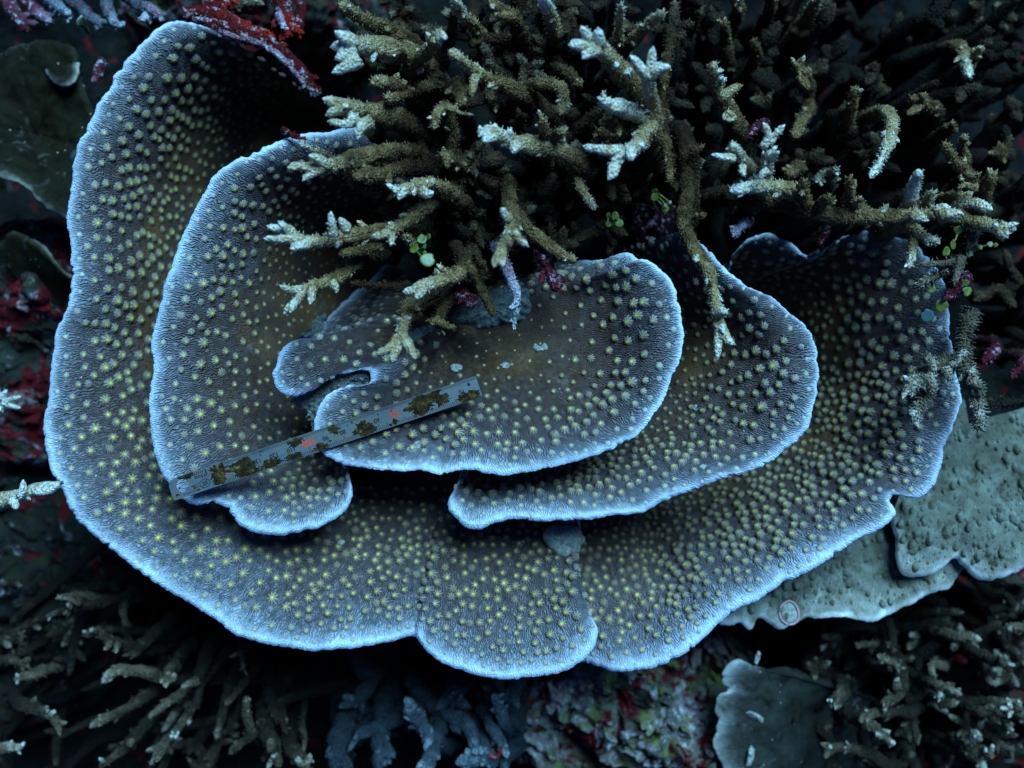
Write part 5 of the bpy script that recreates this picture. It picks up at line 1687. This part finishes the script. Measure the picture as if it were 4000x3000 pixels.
hd = thing('green_algae', 'yellow-green disc algae among the grey twigs at the far right', 'algae', P(3740, 1000, -.1))
stem(hd, ZR, 700 / 1222.0, ((775, 170, 38, 0.05), (735, 270, 38, 0.06), (690, 320, 36, 0.06)))
stem(hd, ZR, 700 / 1222.0, ((850, 335, 30, 0.02), (900, 290, 30, 0.03), (925, 290, 20, 0.04), (990, 270, 24, 0.05), (1030, 275, 18, 0.05)))
for x, y, r, z in ((775, 170, 38, .05), (735, 270, 38, .06), (690, 320, 36, .06), (850, 335, 30, .02), (900, 290, 30, .03), (925, 290, 20, .04), (990, 270, 24, .05), (1030, 275, 18, .05), (830, 590, 38, .06), (590, 575, 34, .0), (660, 690, 50, -.02), (820, 530, 26, .05)):
    disc(hd, ZR, 700 / 1222.0, x, y, r, z)
disc(hd, ZR, 700 / 1222.0, 560, 755, 52, .0, 'bluegreen')

# ------------------------------------------------------------------ lower left thicket
ll = thing('branching_coral', 'brown branching coral with pale tips in the shadow at the lower left', 'coral', P(500, 2700, -1.5))
b02 = lambda *a, **k: branch(ll, T02, T, *a, **{**dict(hair=90, t0=.02, t1=.88, mat='branch_grey'), **k})
Zl = -.62
b02([(1050, 1080), (960, 1045), (850, 1025), (740, 1030), (655, 1110)], Zl - .1, Zl, 78, t1=.85)
b02([(1110, 1020), (1095, 1060), (1085, 1095)], Zl - .1, Zl, 85, forks=[[(1085, 1090), (1075, 1110), (1075, 1140)], [(1080, 1080), (1050, 1095), (1035, 1100)], [(1090, 1080), (1120, 1070), (1135, 1040)]], t1=.95)
b02([(840, 880), (720, 830), (620, 775), (525, 805)], Zl - .1, Zl, 75, forks=[[(720, 835), (700, 870), (670, 895)], [(760, 850), (755, 890), (750, 915)], [(620, 780), (600, 765), (590, 760)]], t1=.9)
b02([(640, 590), (520, 605), (400, 640), (290, 685)], Zl - .1, Zl, 65, forks=[[(520, 600), (440, 560), (355, 560)], [(460, 620), (440, 600), (430, 605)]], t1=.85)
b02([(700, 570), (600, 550), (480, 535), (360, 560)], Zl - .15, Zl - .05, 55, t1=.7)
b02([(1200, 1150), (1080, 1240), (955, 1335)], Zl - .1, Zl - .02, 65, t1=.8)
b02([(880, 1230), (780, 1290), (680, 1335), (575, 1400)], Zl - .1, Zl - .02, 80, t1=.75)
b02([(1290, 1080), (1285, 1200), (1200, 1340), (1100, 1460)], Zl - .1, Zl, 85, forks=[[(1110, 1450), (1030, 1520), (940, 1550)], [(1090, 1460), (1020, 1560), (970, 1645)], [(1080, 1500), (1030, 1580), (1010, 1620)], [(1280, 1100), (1220, 1110), (1170, 1145)]], t1=.85, fw=.7)
b02([(900, 1430), (830, 1510), (740, 1580), (640, 1660)], Zl - .1, Zl, 75, t1=.8, forks=[[(840, 1500), (850, 1480), (848, 1470)]])
b02([(120, 1230), (250, 1280), (350, 1330)], Zl - .1, Zl, 85, forks=[[(350, 1335), (390, 1370), (435, 1362)], [(350, 1340), (380, 1400), (390, 1455)]], t1=.8)
b02([(260, 1040), (180, 1060), (85, 1090)], Zl - .1, Zl, 70, t1=.75)
b02([(-60, 1540), (60, 1520), (150, 1525)], Zl - .05, Zl + .05, 70, t1=.95)
b02([(1640, 1420), (1600, 1300), (1595, 1190)], Zl - .1, Zl - .02, 65, t1=.75)
b02([(1650, 1430), (1560, 1500), (1480, 1570)], Zl - .1, Zl - .02, 60, t1=.55)
b02([(1720, 1420), (1770, 1520), (1810, 1660)], Zl - .1, Zl + .05, 110, t1=.8, forks=[[(1770, 1540), (1750, 1490), (1740, 1470)]])
b02([(1900, 1560), (1960, 1620), (1990, 1680)], Zl - .05, Zl + .1, 100, t1=.95, forks=[[(1970, 1640), (2000, 1600), (2010, 1560)], [(1960, 1630), (1930, 1610), (1925, 1590)]])
b02([(1620, 860), (1560, 900), (1480, 945)], Zl - .15, Zl - .1, 45, t1=.6)
b02([(1565, 870), (1570, 950), (1575, 1030)], Zl - .15, Zl - .1, 40, t1=.6)
b02([(960, 820), (890, 890), (840, 955)], Zl - .1, Zl - .05, 75, t1=.5)
b02([(-20, 960), (60, 950), (140, 980), (200, 940)], Zl - .1, Zl - .05, 70, t1=.6)
b02([(800, 620), (805, 690), (810, 740)], Zl - .15, Zl - .05, 50, t1=.6)
b02([(150, 920), (140, 850), (145, 770)], Zl - .15, Zl - .05, 45, t1=.6)
b02([(1760, 1250), (1810, 1330), (1860, 1440)], Zl - .2, Zl - .1, 70, t1=.45)
b02([(1960, 1400), (1975, 1480), (1960, 1560)], Zl - .15, Zl - .05, 40, t1=.6)
under_rim = lambda px, py: (py < 2150 + (px - 250) * 0.62 + 120)
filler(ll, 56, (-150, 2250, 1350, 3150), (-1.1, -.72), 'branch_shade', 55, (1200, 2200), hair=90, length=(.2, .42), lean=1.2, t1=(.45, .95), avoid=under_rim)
tl_ = thing('branching_coral', 'bleached branch tip poking over the left edge of the outer plate', 'coral', P(100, 1920, -.4))
branch(tl_, T01, T, [(-120, 1640), (20, 1580), (120, 1560), (240, 1510), (330, 1490), (405, 1468)], -.2, -.08, 95, forks=[[(130, 1560), (150, 1500), (150, 1445)], [(80, 1580), (100, 1620), (95, 1640)], [(240, 1520), (320, 1520), (380, 1485)]], t0=.75, t1=.95, hair=40, rootdrop=False)
ts = thing('branching_coral', 'small star-shaped white branch tip at the left edge below the red rock', 'coral', P(20, 1560, -.7))
branch(ts, T01, T, [(-80, 960), (-20, 945), (40, 945)], -.5, -.4, 90, forks=[[(30, 945), (90, 925), (135, 915)], [(30, 950), (90, 975), (135, 985)], [(10, 930), (30, 890), (45, 865)], [(0, 930), (-10, 880), (-5, 850)]], t0=.75, t1=.95, hair=40, rootdrop=False)

# ------------------------------------------------------------------ blue-grey fingers below the colony
fing = thing('finger_coral', 'blue-grey knobbly finger coral in the shade beneath the lower lobe', 'coral', P(1650, 2850, -1.3))
bf_ = lambda *a, **k: branch(fing, T12, T, *a, **{**dict(mat='finger', hair=0, nubs=6, taper=.8, knob=.42, t0=.3, t1=.8, name='finger'), **k})
Zk = -.62
bf_([(620, 1490), (570, 1440), (510, 1370), (450, 1290), (415, 1195)], Zk - .1, Zk, 100, t1=.9)
bf_([(560, 1220), (650, 1290), (760, 1340), (840, 1400), (860, 1490), (855, 1570)], Zk - .15, Zk, 105, t1=.9)
bf_([(1060, 1380), (1040, 1300), (1010, 1230), (985, 1180)], Zk - .1, Zk, 75, t1=.9)
bf_([(960, 1380), (1000, 1440), (1040, 1510), (1075, 1600)], Zk - .1, Zk, 70, t1=.9)
bf_([(300, 1370), (200, 1400), (80, 1460)], Zk - .12, Zk - .02, 95, t1=.6)
bf_([(260, 1390), (250, 1500), (240, 1680)], Zk - .12, Zk + .03, 120, t1=.6)
bf_([(620, 1420), (590, 1530), (540, 1660)], Zk - .08, Zk + .05, 130, t1=.8)
bf_([(1000, 1600), (880, 1605), (735, 1622)], Zk - .08, Zk + .03, 130, t1=.9)
bf_([(1130, 1060), (1125, 1150), (1080, 1240)], Zk - .1, Zk - .05, 120, t1=.55)
bf_([(760, 1080), (720, 1180), (730, 1280)], Zk - .15, Zk - .08, 150, t1=.5)
bf_([(850, 1080), (800, 1130), (760, 1180)], Zk - .12, Zk - .06, 80, t1=.6)
bf_([(540, 1390), (570, 1450), (560, 1530)], Zk - .02, Zk + .04, 75, t1=.95)
bf_([(0, 1440), (-20, 1550), (-40, 1700)], Zk - .1, Zk + .02, 130, t1=.55)
bf_([(930, 1500), (940, 1560), (930, 1640)], Zk - .1, Zk, 70, t1=.8)
bf_([(150, 1160), (100, 1220), (40, 1250)], Zk - .2, Zk - .12, 100, t1=.45)
filler(fing, 26, (1250, 2500, 2050, 3100), (-1.05, -.78), 'finger', 105, (1700, 2300), hair=0, length=(.2, .4), t1=(.2, .55), name='finger', knob=.22)
rt = thing('red_sponge', 'thin bright red sponge thread at the foot of the blue finger coral', 'sponge', P(1930, 2960, -.7))
branch(rt, T12, T, [(1040, 1520), (1020, 1580), (985, 1590), (955, 1560)], -.6, -.58, 24, mat='dead_red', t0=.6, t1=.8, hair=0, knob=.4, name='strand', rootdrop=False)

# ------------------------------------------------------------------ tufts at the lower right
tu = thing('branching_coral', 'spiky brown tufted branching coral with pale tips in the lower right corner', 'coral', P(3650, 2750, -1.6))
b22 = lambda *a, **k: branch(tu, T22, T, *a, **{**dict(hair=120, t0=.05, t1=.92, mat='branch_grey'), **k})
Zu = -.62
b22([(1030, 1180), (1000, 1200), (955, 1235)], Zu - .1, Zu, 85, t1=.95, forks=[[(1000, 1200), (990, 1240), (990, 1285)]])
b22([(1420, 1100), (1400, 1180), (1340, 1210), (1285, 1240)], Zu - .1, Zu, 80, t1=.95, forks=[[(1330, 1220), (1310, 1270), (1310, 1305)], [(1390, 1150), (1390, 1100), (1400, 1070)]])
b22([(1480, 1300), (1340, 1300), (1230, 1305), (1150, 1310)], Zu - .1, Zu, 75, t1=.85, forks=[[(1180, 1310), (1160, 1340), (1155, 1370)], [(1230, 1310), (1200, 1340), (1190, 1370)]])
b22([(1180, 1370), (1260, 1410), (1330, 1480)], Zu - .05, Zu + .05, 85, t1=1.0, forks=[[(1320, 1470), (1350, 1490), (1375, 1505)], [(1320, 1470), (1340, 1510), (1340, 1530)], [(1300, 1450), (1270, 1440), (1255, 1440)]])
b22([(1330, 1640), (1200, 1560), (1060, 1530), (930, 1530)], Zu - .1, Zu, 80, t1=.85, forks=[[(960, 1535), (930, 1570), (925, 1600)], [(960, 1530), (920, 1510), (890, 1495)]])
b22([(2280, 1380), (2200, 1310), (2120, 1260)], Zu - .1, Zu + .05, 110, t1=1.0, forks=[[(2130, 1265), (2110, 1230), (2100, 1200)], [(2120, 1270), (2080, 1270), (2055, 1275)], [(2160, 1280), (2170, 1240), (2180, 1220)]])
b22([(1830, 1480), (1880, 1450), (1925, 1430)], Zu - .1, Zu, 75, t1=.9)
b22([(1850, 1560), (1940, 1550), (2010, 1545)], Zu - .1, Zu, 80, t1=.9, forks=[[(1970, 1550), (2000, 1580), (2005, 1600)]])
b22([(1900, 1590), (1940, 1640), (1960, 1690)], Zu - .1, Zu, 70, t1=.9)
b22([(1940, 930), (2030, 970), (2115, 985)], Zu - .1, Zu, 75, t1=.85, forks=[[(2060, 970), (2060, 940), (2055, 920)]])
b22([(1360, 980), (1310, 960), (1260, 930)], Zu - .1, Zu, 70, t1=.8)
b22([(1330, 1010), (1370, 1005), (1410, 1010)], Zu - .1, Zu, 50, t1=.8)
b22([(1680, 1000), (1630, 980), (1610, 1010), (1640, 1080)], Zu - .1, Zu, 60, t1=.8)
b22([(1650, 1120), (1740, 1150), (1810, 1190)], Zu - .1, Zu, 65, t1=.8)
b22([(1640, 1200), (1660, 1190), (1680, 1180)], Zu - .1, Zu, 55, t1=.9)
b22([(1750, 800), (1850, 810), (1940, 830)], Zu - .15, Zu - .05, 65, t1=.85)
b22([(1900, 1280), (1990, 1310), (2040, 1370)], Zu - .1, Zu, 70, t1=.6)
b22([(2080, 1350), (2110, 1390), (2140, 1420)], Zu - .1, Zu, 55, t1=.8)
b22([(2250, 760), (2140, 740), (2110, 760)], Zu - .15, Zu - .05, 60, t1=.8)
b22([(1000, 800), (950, 810), (900, 800)], Zu - .2, Zu - .1, 60, t1=.5)
b22([(1250, 860), (1180, 855), (1120, 870)], Zu - .2, Zu - .1, 55, t1=.6)
b22([(1340, 740), (1360, 830), (1355, 900)], Zu - .2, Zu - .1, 60, t1=.45)
b22([(2212, 470), (2150, 440), (2080, 440)], Zu - .2, Zu - .1, 70, t1=.7)
ok_r = lambda px, py: py < 2480 - (px - 3100) * 0.22
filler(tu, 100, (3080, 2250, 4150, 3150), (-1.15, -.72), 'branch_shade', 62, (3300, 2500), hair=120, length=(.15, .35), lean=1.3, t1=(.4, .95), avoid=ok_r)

# ------------------------------------------------------------------ things of one kind share a group
GROUPS = {'branching_coral': 'branching corals round the plates', 'leaf_coral': 'thin leaf corals at the edges', 'reef_rock': 'encrusted reef rocks', 'encrusting_sponge': 'crusts growing on the plates',
          'crusted_stub': 'crimson stubs below the branches', 'crusted_lump': 'small crimson lumps', 'green_algae': 'tufts of green disc algae', 'red_sponge': 'red sponges', 'plate_coral': 'large plate corals'}
for o in list(scene.objects):
    if o.parent is None and 'label' in o and 'group' not in o:
        g = GROUPS.get(o.name.split('.')[0])
        if g:
            o['group'] = g
